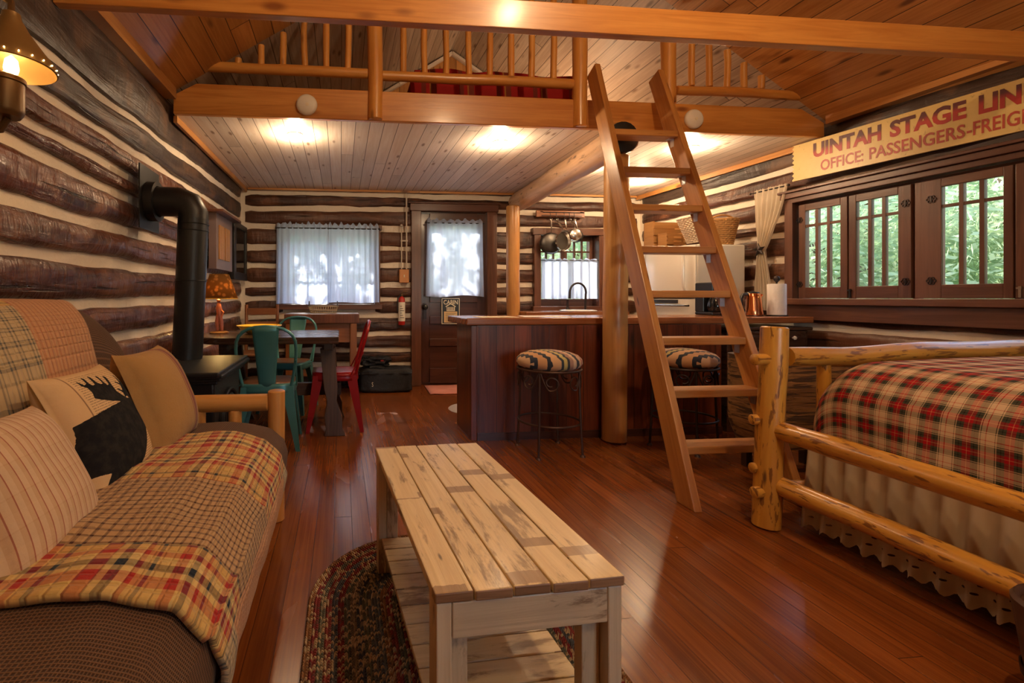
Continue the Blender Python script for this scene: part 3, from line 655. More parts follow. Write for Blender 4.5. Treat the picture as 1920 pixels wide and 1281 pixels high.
for a,b in ((.0185,.20),(.47,.56),(.74,.83),(1.0,1.12),(1.93,2.083)): m.b2((1.065,ya,a),(1.655,yb,b),grain=0)
part('door_leaf',m,mDoor,d1,smooth=False,bevel=.004,kind='structure')
m=M()
for a,b in ((.20,.47),(.56,.74),(.83,1.0)): m.b2((1.065,ya+.018,a),(1.655,yb-.01,b),grain=0)
part('door_panel',m,mDoor,d1,smooth=False,kind='structure')
m=M();m.b2((1.065,YB,1.12),(1.655,YB+.006,1.93));part('pane',m,mGlass,d1,smooth=False,kind='structure')
m=M();m.lathe([(.001,0),(.026,.004),(.012,.012),(.010,.035),(.024,.045),(.031,.06),(.026,.075),(.001,.082)],(1.005,ya,.945),16,axis=(0,-1,0));part('door_knob',m,mBlkP,d1,label='dark round door knob',kind='structure')
m=M();m.b2((.985,ya-.006,.80),(1.025,ya,.99));part('lock_plate',m,mIronD,d1,smooth=False,kind='structure')
w4=thing('added_rear_window',None,None,(2.15,Y0,.75));w4['kind']='structure'  # unseen window added behind the viewer to let in more daylight
for wx0,wx1,nm in ((1.56,2.74,'added_rear_window'),):
    w4=thing(nm,None,None,((wx0+wx1)/2,Y0,.75));w4['kind']='structure';y=Y0+.09
    m=M();m.b2((wx0-.09,Y0,.70),(wx0,y,2.03));m.b2((wx1,Y0,.70),(wx1+.09,y,2.03));m.b2((wx0-.09,Y0,1.94),(wx1+.09,y,2.03));m.b2((wx0-.09,Y0,.67),(wx1+.09,y+.03,.76));m.b2(((wx0+wx1)/2-.025,Y0-.06,.76),((wx0+wx1)/2+.025,Y0,1.94));part('casing',m,mTrim,w4,smooth=False,kind='structure')
    m=M();m.b2((wx0,Y0-.05,.76),(wx1,Y0-.045,1.94));part('pane',m,mGlass,w4,smooth=False,kind='structure')
# ================================================================== LOFT RAIL
r=thing('loft_railing','amber peeled pole railing with many spindles along the loft edge','railing',(1.2,3.46,2.44))
YR=3.455
for x,z0 in ((.241,2.335),(1.779,2.335),(2.505,2.545)):
    m=M();m.log((x,YR-.01 if z0<2.5 else YR+.01,z0),(x,YR-.01 if z0<2.5 else YR+.01,min(3.45,zroof(x)-.08)),.054,16,10,.004,x,.04);part('post',m,mRail,r)
for a,b,z in ((-.98,.19,2.672),(.29,1.73,2.662),(2.56,3.60,2.652)):
    m=M();m.log((a,YR,z),(b,YR,z),.036,12,12,.008,a,.06);part('bottom_rail',m,mRail,r)
for x in (-.72,-.562,-.411,-.257,-.107,.045,.447,.604,.762,.934,1.091,1.254,1.409,1.579,2.687,2.833,2.981,3.124,3.269):
    zt=min(3.32,zroof(x)-.03)
    m=M();m.log((x,YR,2.69),(x+.01*nz(x*9),YR,zt),.0235,10,9,.006,x*7,.08);part('baluster',m,mRail,r)
m=M();m.log((.20,YR,3.34),(1.83,YR,3.34),.036,12,10,.006,5);part('top_rail',m,mRail,r)
b=thing('loft_bed','mattress bed under a red plaid blanket up on the loft floor','bed',(1.2,4.4,2.40))
m=M();m.b2((.55,3.72,2.402),(1.95,5.45,2.80));part('mattress',m,mPlast,b,bevel=.04,bseg=3)
m=M()
def lof(u,v):
    x=.50+1.5*u;y=3.66+1.6*v;e=min(u,1-u,v*1.1)/.05
    return (x,y,2.435+.43*min(1,max(0,e))**.5+.03*nz(x*4,y*3))
m.grid(lof,40,36,uv=lambda u,v:(1.5*u,1.6*v));part('blanket',m,mLoftP,b)
# smoke detectors
def smoke(x,z,lab):
    t=thing('smoke_detector',lab,'smoke detector',(x,3.44,z))
    m=M();m.lathe([(.001,0),(.072,.001),(.074,.012),(.070,.024),(.055,.033),(.001,.035)],(x,3.438,z),32,axis=(0,-1,0));part('housing',m,mPlast,t)
    m=M();m.lathe([(.001,.0),(.012,.0),(.012,.003),(.001,.004)],(x+.004,3.404,z-.004),12,axis=(0,-1,0));part('test_button',m,mCream,t)
smoke(-.243,2.420,'round white smoke detector on the loft beam to the left of the ladder');smoke(2.683,2.425,'round white smoke detector on the loft beam to the right of the ladder')
# downlights
def downl(x,y,lab,e=8.5):
    t=thing('downlight',lab,'ceiling light',(x,y,2.335))
    m=M();m.lathe([(.062,0),(.060,-.006),(.046,-.006),(.044,.0)],(x,y,2.334),28);part('trim_ring',m,mPlast,t)
    m=M();m.lathe([(.0005,-.003),(.044,-.003)],(x,y,2.334),24);part('lamp_disc',m,mCan,t)
    ld=bpy.data.lights.new('downlight_lamp','POINT');ld.energy=e;ld.color=(1,.71,.43);ld.shadow_soft_size=.035
    lo=bpy.data.objects.new('downlight_lamp',ld);COL.objects.link(lo);lo.location=(x,y,2.262)
downl(-.359,3.80,'lit round downlight over the dining side, nearest the left wall')
downl(1.293,3.82,'lit round downlight in the pale ceiling left of the ladder, between the loft posts')
downl(2.95,3.80,'lit round downlight in the ceiling to the right of the ladder')
downl(2.43,4.46,'lit round downlight beside the hewn log beam, seen past the left ladder rail')
downl(3.30,4.98,'lit round downlight deep over the kitchen, seen between the ladder rails')
# ================================================================== LADDER
ld=thing('loft_ladder','wooden ladder of plank treads leaning against the loft beam','ladder',(2.05,2.3,0))
fl=Vector((1.752,2.27,0));tl=Vector((1.855,3.385,2.74));fr_=Vector((2.335,2.27,0));tr=Vector((2.345,3.385,2.72))
for p,q in ((fl,tl),(fr_,tr)):
    d=(q-p).normalized();x=Vector((1,0,0));x=(x-d*x.dot(d)).normalized();y=d.cross(x)
    m=M();
    # plank with its foot cut level with the floor
    w,th=.125,.042
    dy=w/2
    foot=[];top=[]
    for sx,sy in ((-1,-1),(1,-1),(1,1),(-1,1)):
        o=x*sx*th/2+y*sy*dy
        s0=(-(p.z+o.z))/d.z; foot.append(p+o+d*s0)
        top.append(q+o)
    i=m.add(foot+top)
    for f,ax in (((0,3,2,1),0),((4,5,6,7),0),((0,1,5,4),1),((3,7,6,2),1),((0,4,7,3),2),((1,2,6,5),2)):
        U=[]
        for k in f:
            z=(m.v[i+k]-p).dot(d);U.append((z+p.x*3,(0,1,1,0)[k%4]*th if ax!=2 else .3+((0,0,1,1)[k%4])*w))
        m.face([i+k for k in f],U)
    part('side_rail',m,mLadder,ld,smooth=False,bevel=.005)
for k,z in enumerate((.285,.555,.83,1.10,1.375,1.655,1.925,2.215)):
    def at(p,q): return p+(q-p)*(z/q.z)
    a=at(fl,tl);b_=at(fr_,tr)
    m=M();m.box(((a.x+b_.x)/2,(a.y+b_.y)/2,z-.02),(b_.x-a.x-.042,.125,.042),grain=0);part('tread',m,mLadder,ld,smooth=False,bevel=.005)
    if k>0:
        m=M();m.b2((b_.x-.024,a.y-.015,z-.095),(b_.x-.021,a.y+.02,z-.041));m.b2((b_.x-.06,a.y-.015,z-.044),(b_.x-.021,a.y+.02,z-.041));part('bracket',m,mZinc,ld,smooth=False,label='small zinc angle bracket')
# ================================================================== BAR
bar=thing('kitchen_bar','dark red stained bar base of upright boards below the counter','kitchen bar',(2.4,3.7,0))
m=M();m.b2((1.00,3.475,.0),(2.95,3.52,.852),grain=2)
part('front_panel',m,mMaho,bar,smooth=False)
m=M();m.b2((.955,3.475,0),(1.0,3.565,.852),grain=2);part('corner_post',m,mMaho,bar,smooth=False,bevel=.004)
m=M();m.b2((.965,3.565,0),(1.0,3.95,.852),grain=2);part('end_panel',m,mMaho,bar,smooth=False)
m=M();m.b2((1.0,3.52,.05),(2.95,3.95,.84),grain=2);part('carcass',m,mDoor,bar,smooth=False)
m=M();m.b2((1.0,3.462,0.0),(2.95,3.475,.055),grain=0);part('kick_strip',m,mDoor,bar,smooth=False)
ct=M();P=[(.915,3.453),(3.775,3.50),(3.775,4.0),(.90,4.02)]
ct.poly(P,.052,lambda x,y,h:(x,y,.855+h));ct.uv=[[(ct.v[k].x,ct.v[k].y*1.0+ct.v[k].z) for k in f] for f in ct.f]
tag(part('bar_counter',ct,mCherry,smooth=False,bevel=.008),'reddish varnished wooden counter top with papers at its left end','countertop')
kb=thing('sink_cabinet','low kitchen cabinet under the kitchen window, mostly behind the bar','cabinet',(2.8,5.4,0))
m=M();m.b2((2.05,5.14,0),(3.2,5.66,.86),grain=2);part('body',m,mMaho,kb,smooth=False)
m=M();m.b2((2.02,5.10,.86),(3.22,5.675,.90),grain=0);part('worktop',m,mCherry,kb,smooth=False,bevel=.004)
m=M();m.lathe([(.20,.0),(.21,.006),(.20,.012),(.185,.006),(.17,-.0)],(2.75,5.36,.902),28);part('sink_rim',m,mWhite,kb)
fa=thing('kitchen_faucet','tall dark gooseneck faucet in front of the kitchen window','faucet',(2.98,5.50,.90))
m=M();m.b2((2.70,5.555,.90),(2.99,5.625,.915));part('base_plate',m,mIronD,fa,bevel=.005)
m=M();pa=[(2.96,5.59,.915),(2.965,5.59,1.10)]
for k in range(13):
    a=PI*k/12;pa.append((2.965-.105+.105*math.cos(a),5.585-.01*k/12,1.12+.115*math.sin(a)))
pa.append((2.752,5.575,1.045))
m.tube(pa,[.013]*(len(pa)-2)+[.014,.015],10);part('spout',m,mIronD,fa)
m=M();m.lathe([(.024,0),(.014,.03),(.012,.10),(.018,.115)],(2.735,5.59,.915),12);m.tube([(2.735,5.59,1.03),(2.62,5.575,1.035)],.008,8);part('lever',m,mIronD,fa)
for k,(x,y,a,w,h,lab) in enumerate(((1.20,3.66,.1,.30,.21,'flat sheet of printed paper nearest the left end of the bar top'),(1.62,3.72,-.15,.36,.26,'pale place mat lying flat on the bar top left of the log post'))):
    m=M();m.box((x,y,.9085),(w,h,.002),rot=Matrix.Rotation(a,3,'Z'));tag(part('paper_sheet' if k==0 else 'place_mat',m,mPaper if k else mCream,smooth=False),lab,'paper' if k==0 else 'place mat')
# bar stools
def stool(loc,lab,mat,iron,rz):
    t=thing('bar_stool',lab,'bar stool',loc,'padded iron bar stools at the bar');X,Y,_=loc
    m=M();m.lathe([(.001,.575),(.18,.578),(.205,.592),(.218,.615),(.214,.642),(.19,.667),(.14,.686),(.07,.696),(.001,.699)],(X,Y,0),40);part('seat_cushion',m,mat,t)
    m=M();m.tube([(X+.208*math.cos(a*2*PI/40),Y+.208*math.sin(a*2*PI/40),.572) for a in range(40)],.009,8,closed=True);part('seat_ring',m,iron,t)
    m=M();m.tube([(X+.205*math.cos(a*2*PI/40),Y+.205*math.sin(a*2*PI/40),.215) for a in range(40)],.0075,8,closed=True);part('foot_ring',m,iron,t)
    for k in range(4):
        a=PI/4+k*PI/2;c,s=math.cos(a),math.sin(a)
        m=M();m.tube([(X+.200*c,Y+.200*s,.57),(X+.206*c,Y+.206*s,.3),(X+.222*c,Y+.222*s,.012)],.0085,8);m.lathe([(.001,0),(.018,0),(.016,.008),(.009,.014)],(X+.223*c,Y+.223*s,0),12);part('leg',m,iron,t)
        for sg in (1,-1):
            m=M();pa=[]
            for q in range(26):
                f=q/25;
                if f<.45: an=a+sg*(.02+.40*f/.45*.8);z=.565-.115*math.sin(f/.45*PI/2)
                else:
                    g=(f-.45)/.55;th=-PI/2+g*PI*2.1*1;rr=.052*(1-g*.62);an=a+sg*(.36+(rr*math.cos(th)*1.0)/.2);z=.50+rr*math.sin(th)+(-.0)
                pa.append((X+.205*math.cos(an),Y+.205*math.sin(an),z))
            m.tube(pa,.0055,6);part('scroll',m,iron,t)
    t.rotation_euler=(0,0,rz)
stool((1.425,3.19,0),'iron bar stool with tan and black woven seat, left of the log post',mSW1,mIron,.0+.08)
stool((2.42,3.19,0),'iron bar stool with striped woven seat behind the ladder',mSW2,mIronD,.5)
# ================================================================== SOFA (log futon)
so=thing('log_sofa','log framed futon sofa with brown waffle mattress along the left wall','sofa',(-.7,1.4,0))
YS=2.33;YN=.22
for y in (YS,YN):
    m=M();m.log((-.31,y,0),(-.308,y,.618),.040,18,6,.002,y,.02);part('front_post',m,mSofa,so,label='rounded log post at the front of the arm')
    m=M();m.log((-1.12,y,0),(-1.12,y,.62),.040,16,6,.002,y+4,.02);part('back_post',m,mSofa,so)
    m=M();m.log((-1.10,y,.553),(-.345,y,.562),.041,18,8,.003,y+2,.03);part('arm_rail',m,mSofa,so)
    m=M();m.log((-1.10,y,.20),(-.345,y,.20),.035,14,8,.003,y+3,.03);part('lower_rail',m,mSofa,so)
    for x in (-.50,-.665,-.83):
        m=M();m.log((x,y,.225),(x,y,.53),.030,14,6,.003,x,.03);part('arm_spindle',m,mSofa,so)
m=M();m.b2((-.33,YN+.045,.175),(-.29,YS-.045,.262),grain=1);part('front_rail',m,mSofa,so,smooth=False,bevel=.008)
m=M();m.b2((-1.10,YN+.045,.175),(-1.06,YS-.045,.262),grain=1);m.b2((-1.06,YN+.045,.21),(-.33,YS-.045,.245),grain=0);part('seat_deck',m,mSofa,so,smooth=False)
def seatprof(t,o=0,yy=0):   # open profile from the back over the top and down the front
    K=[(-1.02,.48),(-.80,.500),(-.60,.512),(-.42,.508),(-.31,.482),(-.255,.425),(-.238,.36),(-.245,.30),(-.28,.268)]
    N=[(-.1,1),(0,1),(0,1),(.1,1),(.5,.85),(.9,.45),(1,.1),(1,-.2),(.7,-.7)]
    f=t*(len(K)-1);i=min(len(K)-2,int(f));g=f-i
    p=[K[i][a]*(1-g)+K[i+1][a]*g for a in (0,1)];n=[N[i][a]*(1-g)+N[i+1][a]*g for a in (0,1)]
    return p[0]+n[0]*o,p[1]+n[1]*o
ya,yb=YN+.05,YS-.055
m=M()
def seatfn(u,v):
    y=ya+(yb-ya)*v;e=min(1,(y-ya)/.09,(yb-y)/.12);e=max(0,e);e=math.sqrt(1-(1-e)**2)
    if u<=.8:
        x,z=seatprof(u/.8)
    else:
        g=(u-.8)/.2;x=-.28-(1.02-.28)*g;z=.268+(.0)*g
    zc=.385;z=zc+(z-zc)*(.35+.65*e);x=-.63+(x+.63)*(.93+.07*e)
    wv=.010*nz(x*4,y*3.2)+.008*nz(x*9,y*6,4)
    return (x,y,z+(wv if u<.8 else 0))
m.grid(seatfn,44,70,uv=lambda u,v:(u*1.9,v*(yb-ya)))
for vv in (0,1):
    idx=[];U=45
    base=0 if vv==0 else 70*U
    c=m.add([(-.63,ya if vv==0 else yb,.385)])
    for i in range(44): m.face([base+i,base+i+1,c],[(i*.04,0),(i*.04+.04,0),(i*.04,.1)])
part('seat_mattress',m,mWaf,so,label='brown waffle textured futon seat')
def backfn(u,v,o=0,th=.15):   # slab: u along Y, v around section
    y=ya+(2.27-ya)*u
    return y
m=M()
yb2=2.275
def slab(y,a,o=0):
    # half height outline with rounded far top corner
    R=.34;top=1.03
    dy=y-(yb2-R)
    if dy>0: top=1.03-(R-math.sqrt(max(0,R*R-dy*dy)))*.95
    bot=.50;h=(top-bot)/2;c=(top+bot)/2;th=.085
    e=max(0,min(1,(yb2-y)/.05,(y-ya)/.05));e=math.sqrt(1-(1-e)**2);th=th*(.3+.7*e)+o;h=h+o
    ca,sa=math.cos(a),math.sin(a)
    pw=lambda q,k:math.copysign(abs(q)**k,q)
    lx=th*pw(ca,.6);lz=h*pw(sa,.55)
    z=c+lz;x=-.955-.26*(z-.5)+lx
    return (x+.010*nz(y*3,z*4),y,z)
m.grid(lambda u,v:slab(ya+(yb2-ya)*v,2*PI*u),48,70,uv=lambda u,v:(u*1.3,v*2),closed_u=True)
for vv in (0,1):
    y=ya if vv==0 else yb2;c=m.add([slab(y,0)]);m.v[c]=Vector((-1.02,y,.74));base=0 if vv==0 else 70*48
    for i in range(48): m.face([base+i,base+(i+1)%48,c])
part('back_mattress',m,mWaf,so,label='brown waffle textured futon backrest')
# quilts
m=M()
def quilt(u,v):
    y0=.93;y1=1.93
    t=.05+.92*u
    yn=y0+(y1-y0)*v+.012*nz(u*4,v*2,2)
    if u<.62: yn+=(-.03*math.sin(u*4))*(1-v)
    ye=max(0,min(1,(yb-yn)/.12));e=math.sqrt(1-(1-ye)**2)
    x,z=seatprof(t,.016+.006*nz(u*7,v*9)+.008*max(0,nz(u*3,v*4,7)))
    z=z+.010*nz(x*4,yn*3.2)+.008*nz(x*9,yn*6,4)
    return (x,yn,z)
m.grid(quilt,70,80,uv=lambda u,v:(u*1.30+.05,v*1.0+.20))
tag(part('seat_quilt',m,mQuilt,solid=.014),'red, tan and grey patchwork plaid quilt spread over the sofa seat','quilt')
m=M()
def bq(u,v):
    y=.28+1.66*v;a=-.95+u*(PI+.55+.95-.35);a=-1.05+u*3.6
    return slab(y+.01*nz(u*5,v*3),a,.017+.005*nz(u*6,v*9))
m.grid(bq,60,80,uv=lambda u,v:(v*1.66+.11,u*1.05+1.71))
tag(part('back_quilt',m,mQuilt,solid=.012),'patchwork plaid quilt draped over the sofa backrest','quilt')
# pillows: normal +X, leaning back
def pillow(name,c,w,h,th,tilt,yaw,roll,mat,lab,n=26,ink=None,puff=.5):
    R=Matrix.Rotation(yaw,3,'Z')@Matrix.Rotation(tilt,3,'Y')@Matrix.Rotation(roll,3,'X')
    c=Vector(c);m=M()
    def shape(u,v,sg):
        a,b=2*u-1,2*v-1
        pin=1-.07*(1-abs(a)**2.5)*abs(b)**3-.0;pin2=1-.07*(1-abs(b)**2.5)*abs(a)**3
        y=a*w/2*pin2;z=b*h/2*pin
        d=max(0,(1-abs(a)**2.6)*(1-abs(b)**2.6))**puff*th/2+.0022*nz(a*2,b*2,sg*5+c.y)*(1-a*a)*(1-b*b)*3
        return c+R@Vector((sg*d,y,z))
    m.grid(lambda u,v:shape(u,v,1),n,n,uv=lambda u,v:(u,v));nf=len(m.f)
    b=len(m.v);m.grid(lambda u,v:shape(1-u,v,-1),n,n,uv=lambda u,v:(.02+.1*u,v))
    o=part(name,m,mat,None,autos=False)
    if ink:
        at=o.data.attributes.new('ink','FLOAT','POINT');vals=[0.0]*len(m.v)
        for i in range((n+1)*(n+1)): vals[i]=ink((i%(n+1))/n,(i//(n+1))/n)
        at.data.foreach_set('value',vals)
    bm=bmesh.new();bm.from_mesh(o.data);bmesh.ops.remove_doubles(bm,verts=bm.verts,dist=1e-5);bm.to_mesh(o.data);bm.free()
    return tag(o,lab,'pillow')
pillow('throw_pillow',(-.715,1.955,.668),.37,.41,.21,-.40,-.06,0,mTan,'tan linen pillow with thin maroon stripes by the far sofa arm')
# moose outline in pillow-face coordinates
HOM=None
A1=[(0.244,0.903),(0.266,0.881),(0.288,0.846),(0.326,0.856),(0.343,0.925),(0.367,0.912),(0.352,0.85),(0.368,0.822),(0.403,0.826),(0.433,0.923),(0.454,0.907),(0.448,0.841),(0.476,0.81),(0.513,0.814),(0.527,0.906),(0.551,0.895),(0.542,0.821),(0.558,0.784),(0.587,0.791),(0.624,0.887),(0.655,0.868),(0.623,0.776),(0.621,0.715),(0.682,0.663),(0.746,0.623),(0.592,0.621),(0.46,0.645),(0.335,0.688),(0.276,0.718),(0.296,0.764),(0.291,0.816),(0.252,0.849)]
A2=[(0.717,0.639),(0.725,0.681),(0.646,0.729),(0.684,0.727),(0.741,0.699),(0.77,0.75),(0.701,0.793),(0.73,0.796),(0.786,0.767),(0.803,0.819),(0.804,0.867),(0.829,0.858),(0.84,0.798),(0.841,0.784),(0.895,0.829),(0.903,0.862),(0.925,0.848),(0.89,0.781),(0.923,0.795),(0.982,0.82),(0.984,0.798),(0.944,0.762),(1.002,0.765),(1.03,0.744),(1.027,0.684),(0.975,0.642),(0.898,0.606),(0.812,0.614),(0.762,0.642)]
A3=[(0.746,0.623),(0.898,0.606),(0.95,0.593),(0.943,0.546),(1.003,0.496),(1.026,0.437),(1.025,0.384),(1.019,0.331),(0.963,0.341),(0.896,0.282),(0.886,0.322),(0.828,0.307),(0.761,0.241),(0.697,0.173),(0.626,0.108),(0.53,0.056),(0.447,-0.002),(0.345,-0.006),(0.392,0.067),(0.377,0.104),(0.306,0.093),(0.22,0.045),(0.123,0.015),(0.03,0.004),(0.01,0.026),(0.113,0.16),(-0.056,0.219),(-0.047,0.28),(-0.034,0.369),(0.0,0.501),(0.008,0.554),(0.009,0.588),(0.123,0.593),(0.331,0.607),(0.535,0.616)]
POL=[[(x*.92+.02,y*.96+.02) for x,y in q] for q in (A1,A2,A3)]
def inside(p,q):
    x,y=p;c=False;j=len(q)-1
    for i in range(len(q)):
        if (q[i][1]>y)!=(q[j][1]>y) and x<(q[j][0]-q[i][0])*(y-q[i][1])/(q[j][1]-q[i][1])+q[i][0]: c=not c
        j=i
    return c
def ink(u,v):
    k=0
    for dx in (-.0025,.0025):
        for dy in (-.0025,.0025):
            if any(inside((u+dx,v+dy),q) for q in POL): k+=1
    return k/4
pillow('throw_pillow',(-.765,1.60,.645),.41,.41,.18,-.47,0.03,-.03,mMoose,'square pillow printed with a dark moose over pale newsprint',n=130,ink=ink)
pillow('throw_pillow',(-.735,1.185,.612),.42,.39,.19,-.49,.12,-.10,mPin,'cream pillow with fine red pinstripes at the near end of the sofa')
pillow('throw_pillow',(-.76,.80,.640),.40,.38,.15,-.5,.1,.05,mPin,'striped pillow mostly cut off by the left edge beside the pinstripe pillow')
# ================================================================== COFFEE TABLE
tb=thing('coffee_table','long low coffee table of worn cream painted planks on the braided rug','coffee table',(.3655,1.4245,0))
TX,TY=.3655,1.4245;W_,L_t=.414,.945;ZT=.47;RZ=.012
m=M();pw=(W_-4*.003)/5
for k in range(5):
    x0=-W_/2+k*(pw+.003);m.b2((TX+x0,TY-L_t/2-.003*(k%2),ZT-.022),(TX+x0+pw,TY+L_t/2+.004*((k*3)%2),ZT),grain=1,endm=1)
part('table_top',m,[mDist,mDistE],tb,smooth=False,bevel=.0035)
hw,hl=W_/2-.004,L_t/2-.004
for sx in (-1,1):
    for sy in (-1,1):
        m=M();x=TX+sx*hw;y=TY+sy*hl
        m.b2((x,y,0.008),(x-sx*.032,y-sy*.062,ZT-.0225),grain=2);m.b2((x-sx*.033,y-sy*.03,0.008),(x-sx*.075,y-sy*.062,ZT-.0225),grain=2)
        part('leg',m,mDistL,tb,smooth=False,bevel=.003)
for sy in (-1,1):
    y=TY+sy*hl;m=M();m.b2((TX-hw+.033,y,ZT-.098),(TX+hw-.033,y-sy*.028,ZT-.0235),grain=0);part('apron',m,mDistL,tb,smooth=False,bevel=.003)
for sx in (-1,1):
    x=TX+sx*hw;m=M();m.b2((x-sx*.033,TY-hl+.063,ZT-.075),(x-sx*.052,TY+hl-.063,ZT-.0235),grain=1);part('side_rail',m,mDistL,tb,smooth=False,bevel=.003)
    m=M();m.b2((x-sx*.033,TY-hl+.063,.055),(x-sx*.052,TY+hl-.063,.128),grain=1);part('shelf_rail',m,mDistL,tb,smooth=False,bevel=.003)
m=M();n=10;y=TY-hl+.064;sw=(2*hl-.128)/n
for k in range(n): m.b2((TX-hw+.012,y+k*sw+.002,.128),(TX+hw-.012,y+(k+1)*sw-.002,.145),grain=0)
part('lower_shelf',m,mDist,tb,smooth=False,bevel=.003)
tb.rotation_euler=(0,0,math.radians(3.2))
# braided rug
m=M();RC=[(.34,.88),(.34,1.66)];RR=.455;nr=22;rw=RR/nr
for k in range(nr):
    r0=RR-k*rw;r1=r0-rw;per=max(80,int((2*PI*r0+2*.78)/.003))
    tot=2*.78+2*PI*r0
    def P2(s,r):
        A=.78;tot=2*A+2*PI*r;d=s*tot
        if d<A: return (RC[0][0]+r,RC[0][1]+d)
        d-=A
        if d<PI*r: a=d/r;return (RC[1][0]+r*math.cos(a),RC[1][1]+r*math.sin(a))
        d-=PI*r
        if d<A: return (RC[0][0]-r,RC[1][1]-d)
        d-=A;a=PI+d/max(r,1e-4);return (RC[0][0]+r*math.cos(a),RC[0][1]+r*math.sin(a))
    def fn(u,v):
        r=r0+(r1-r0)*v;x,y=P2(u,max(.0005,r));k2=0 if v<.5 else 1;lane=abs(math.sin(2*PI*v));return (x,y,.002+.008*lane*(.35+.65*abs(math.sin(PI*(u*tot/.011+.5*k2+.8*abs(v-.5)*2))))+.002*(0<v<1))
    m.grid(fn,per,4,uv=lambda u,v:(u*tot,k+v*.998+.001))
tag(part('braided_rug',m,mBraid),'oval multicoloured braided rug under the coffee table','rug')
# small grey rug and pink mat by the door
m=M();m.lathe([(.001,.008),(.15,.009),(.26,.008),(.27,.001)],(1.28,4.46,0),32)
for i in range(len(m.v)): m.v[i].y=4.46+(m.v[i].y-4.46)*.95
tag(part('oval_rug',m,mBraidG),'small oval grey braided rug behind the end of the bar','rug')
m=M();m.grid(lambda u,v:(.965+.02*v+.83*u,5.16+.50*v+.006*math.sin(u*30),.008+.003*nz(u*6,v*4)),20,12,uv=lambda u,v:(u,v));tag(part('door_mat',m,mPink,solid=.008),'pink cloth mat in front of the door','mat')
# ================================================================== LOG BED
bd=thing('log_bed','peeled log bed with double side rails and ruffled skirt','bed',(2.8,1.0,0))
def P_(name,a,b,r,sd,wob=.008,rv=.07,tp=1.0,n=16,seg=14,mat=None): 
    m=M();m.log(a,b,r,n,seg,wob,sd,rv,tp);return part(name,m,mat or mBedlog,bd)
P_('corner_post',(1.955,2.04,0),(2.003,2.045,.925),.056,3,.005,.05,.98)
P_('corner_post',(3.72,2.04,0),(3.72,2.045,.925),.056,4,.005,.05)
P_('corner_post',(1.97,-.18,0),(1.98,-.18,1.1),.056,5,.005,.05)
P_('corner_post',(3.72,-.18,0),(3.72,-.18,1.1),.056,6,.005,.05)
P_('side_rail',(1.995,2.075,.452),(1.995,-.20,.432),.043,21,.012,.09)
P_('side_rail',(1.995,2.09,.20),(1.995,-.20,.21),.043,22,.010,.07)
m=M();pa=[];rr=[]
for k in range(30):
    f=k/29;x=2.055+f*1.62;pa.append((x,2.04+.012*nz(x*1.3,5),.782+.022*math.sin(min(1,max(0,(x-2.35)/.5))*PI/2)+.010*nz(x*2.2,3)));rr.append(.046*(1+.16*nz(x*2.6,8)))
m.tube(pa,rr,16);part('foot_rail',m,mBedlog,bd,label='thick knobbly log rail across the foot of the bed')
P_('foot_rail',(2.05,2.04,.165),(3.68,2.04,.17),.042,31,.01,.06)
for k,z in enumerate((.775,.165)):
    P_('tenon',(1.885,2.03,z),(1.965,2.035,z),.026,40+k,0,0,n=14,seg=4)
for k,z in enumerate((.49,.265)):
    P_('tenon',(1.905,2.065,z),(1.965,2.06,z),.024,44+k,0,0,n=14,seg=4)
for k,x in enumerate((2.24,2.52,2.80,3.08,3.36,3.60)): P_('foot_spindle',(x,2.04,.19),(x+.01,2.04,.76),.027,50+k,.006,.06,n=12,seg=8)
m=M();m.b2((2.14,-.10,.24),(3.62,1.88,.44));part('box_spring',m,mSkirt,bd,smooth=False,bevel=.03)
m=M();m.b2((2.15,-.10,.445),(3.60,1.88,.70));part('mattress',m,mPlast,bd,bevel=.07,bseg=4)
m=M()
def skirt(u,v):   # along the side then round the foot corner
    Ls=2.08;Lf=1.4;d=u*(Ls+Lf)
    f=.5+.5*math.sin(d*2*PI/.082+2.6*nz(d*3,1));amp=.010+.026*v
    f=f**1.6;off=amp*(f-.4)+.012*nz(d*5,v)
    z=.445-.41*v
    if v>.999: z+=.010*math.cos(d*2*PI/.036)
    if d<Ls: return (2.105-off-.02*v,-.10+d,z)
    return (2.105+d-Ls,1.98+off+.01*v,z)
def skm():
    t=Mt('eyelet_skirt');u,v=t.uv();nt=t.nt
    df=t.nd('ShaderNodeBsdfDiffuse');tl=t.nd('ShaderNodeBsdfTranslucent');tp=t.nd('ShaderNodeBsdfTransparent')
    for q in (df,tl): q.inputs[0].default_value=(.70,.55,.36,1)
    m1=t.nd('ShaderNodeMixShader');m1.inputs[0].default_value=.22;nt.links.new(df.outputs[0],m1.inputs[1]);nt.links.new(tl.outputs[0],m1.inputs[2])
    fu=t.math('SUBTRACT',t.math('FRACT',t.math('DIVIDE',u,.036)),.5)
    row=t.math('ADD',t.math('MULTIPLY',t.math('ABSOLUTE',fu),.045),.0)
    h=None
    for vc,ph in ((.305,0.0),(.335,.5),(.365,.25)):
        a=t.math('SUBTRACT',t.math('FRACT',t.math('ADD',t.math('DIVIDE',u,.040),ph)),.5)
        d=t.math('ADD',t.math('POWER',t.math('DIVIDE',t.math('MULTIPLY',a,.040),.0065),2.0),t.math('POWER',t.math('DIVIDE',t.math('SUBTRACT',v,vc),.0042),2.0))
        k=t.math('LESS_THAN',d,1.0);h=k if h is None else t.math('MAXIMUM',h,k)
    m2=t.nd('ShaderNodeMixShader');t.put(m2.inputs[0],h);nt.links.new(m1.outputs[0],m2.inputs[1]);nt.links.new(tp.outputs[0],m2.inputs[2]);nt.links.new(m2.outputs[0],t.out.inputs[0]);return t.m
mEye=skm()
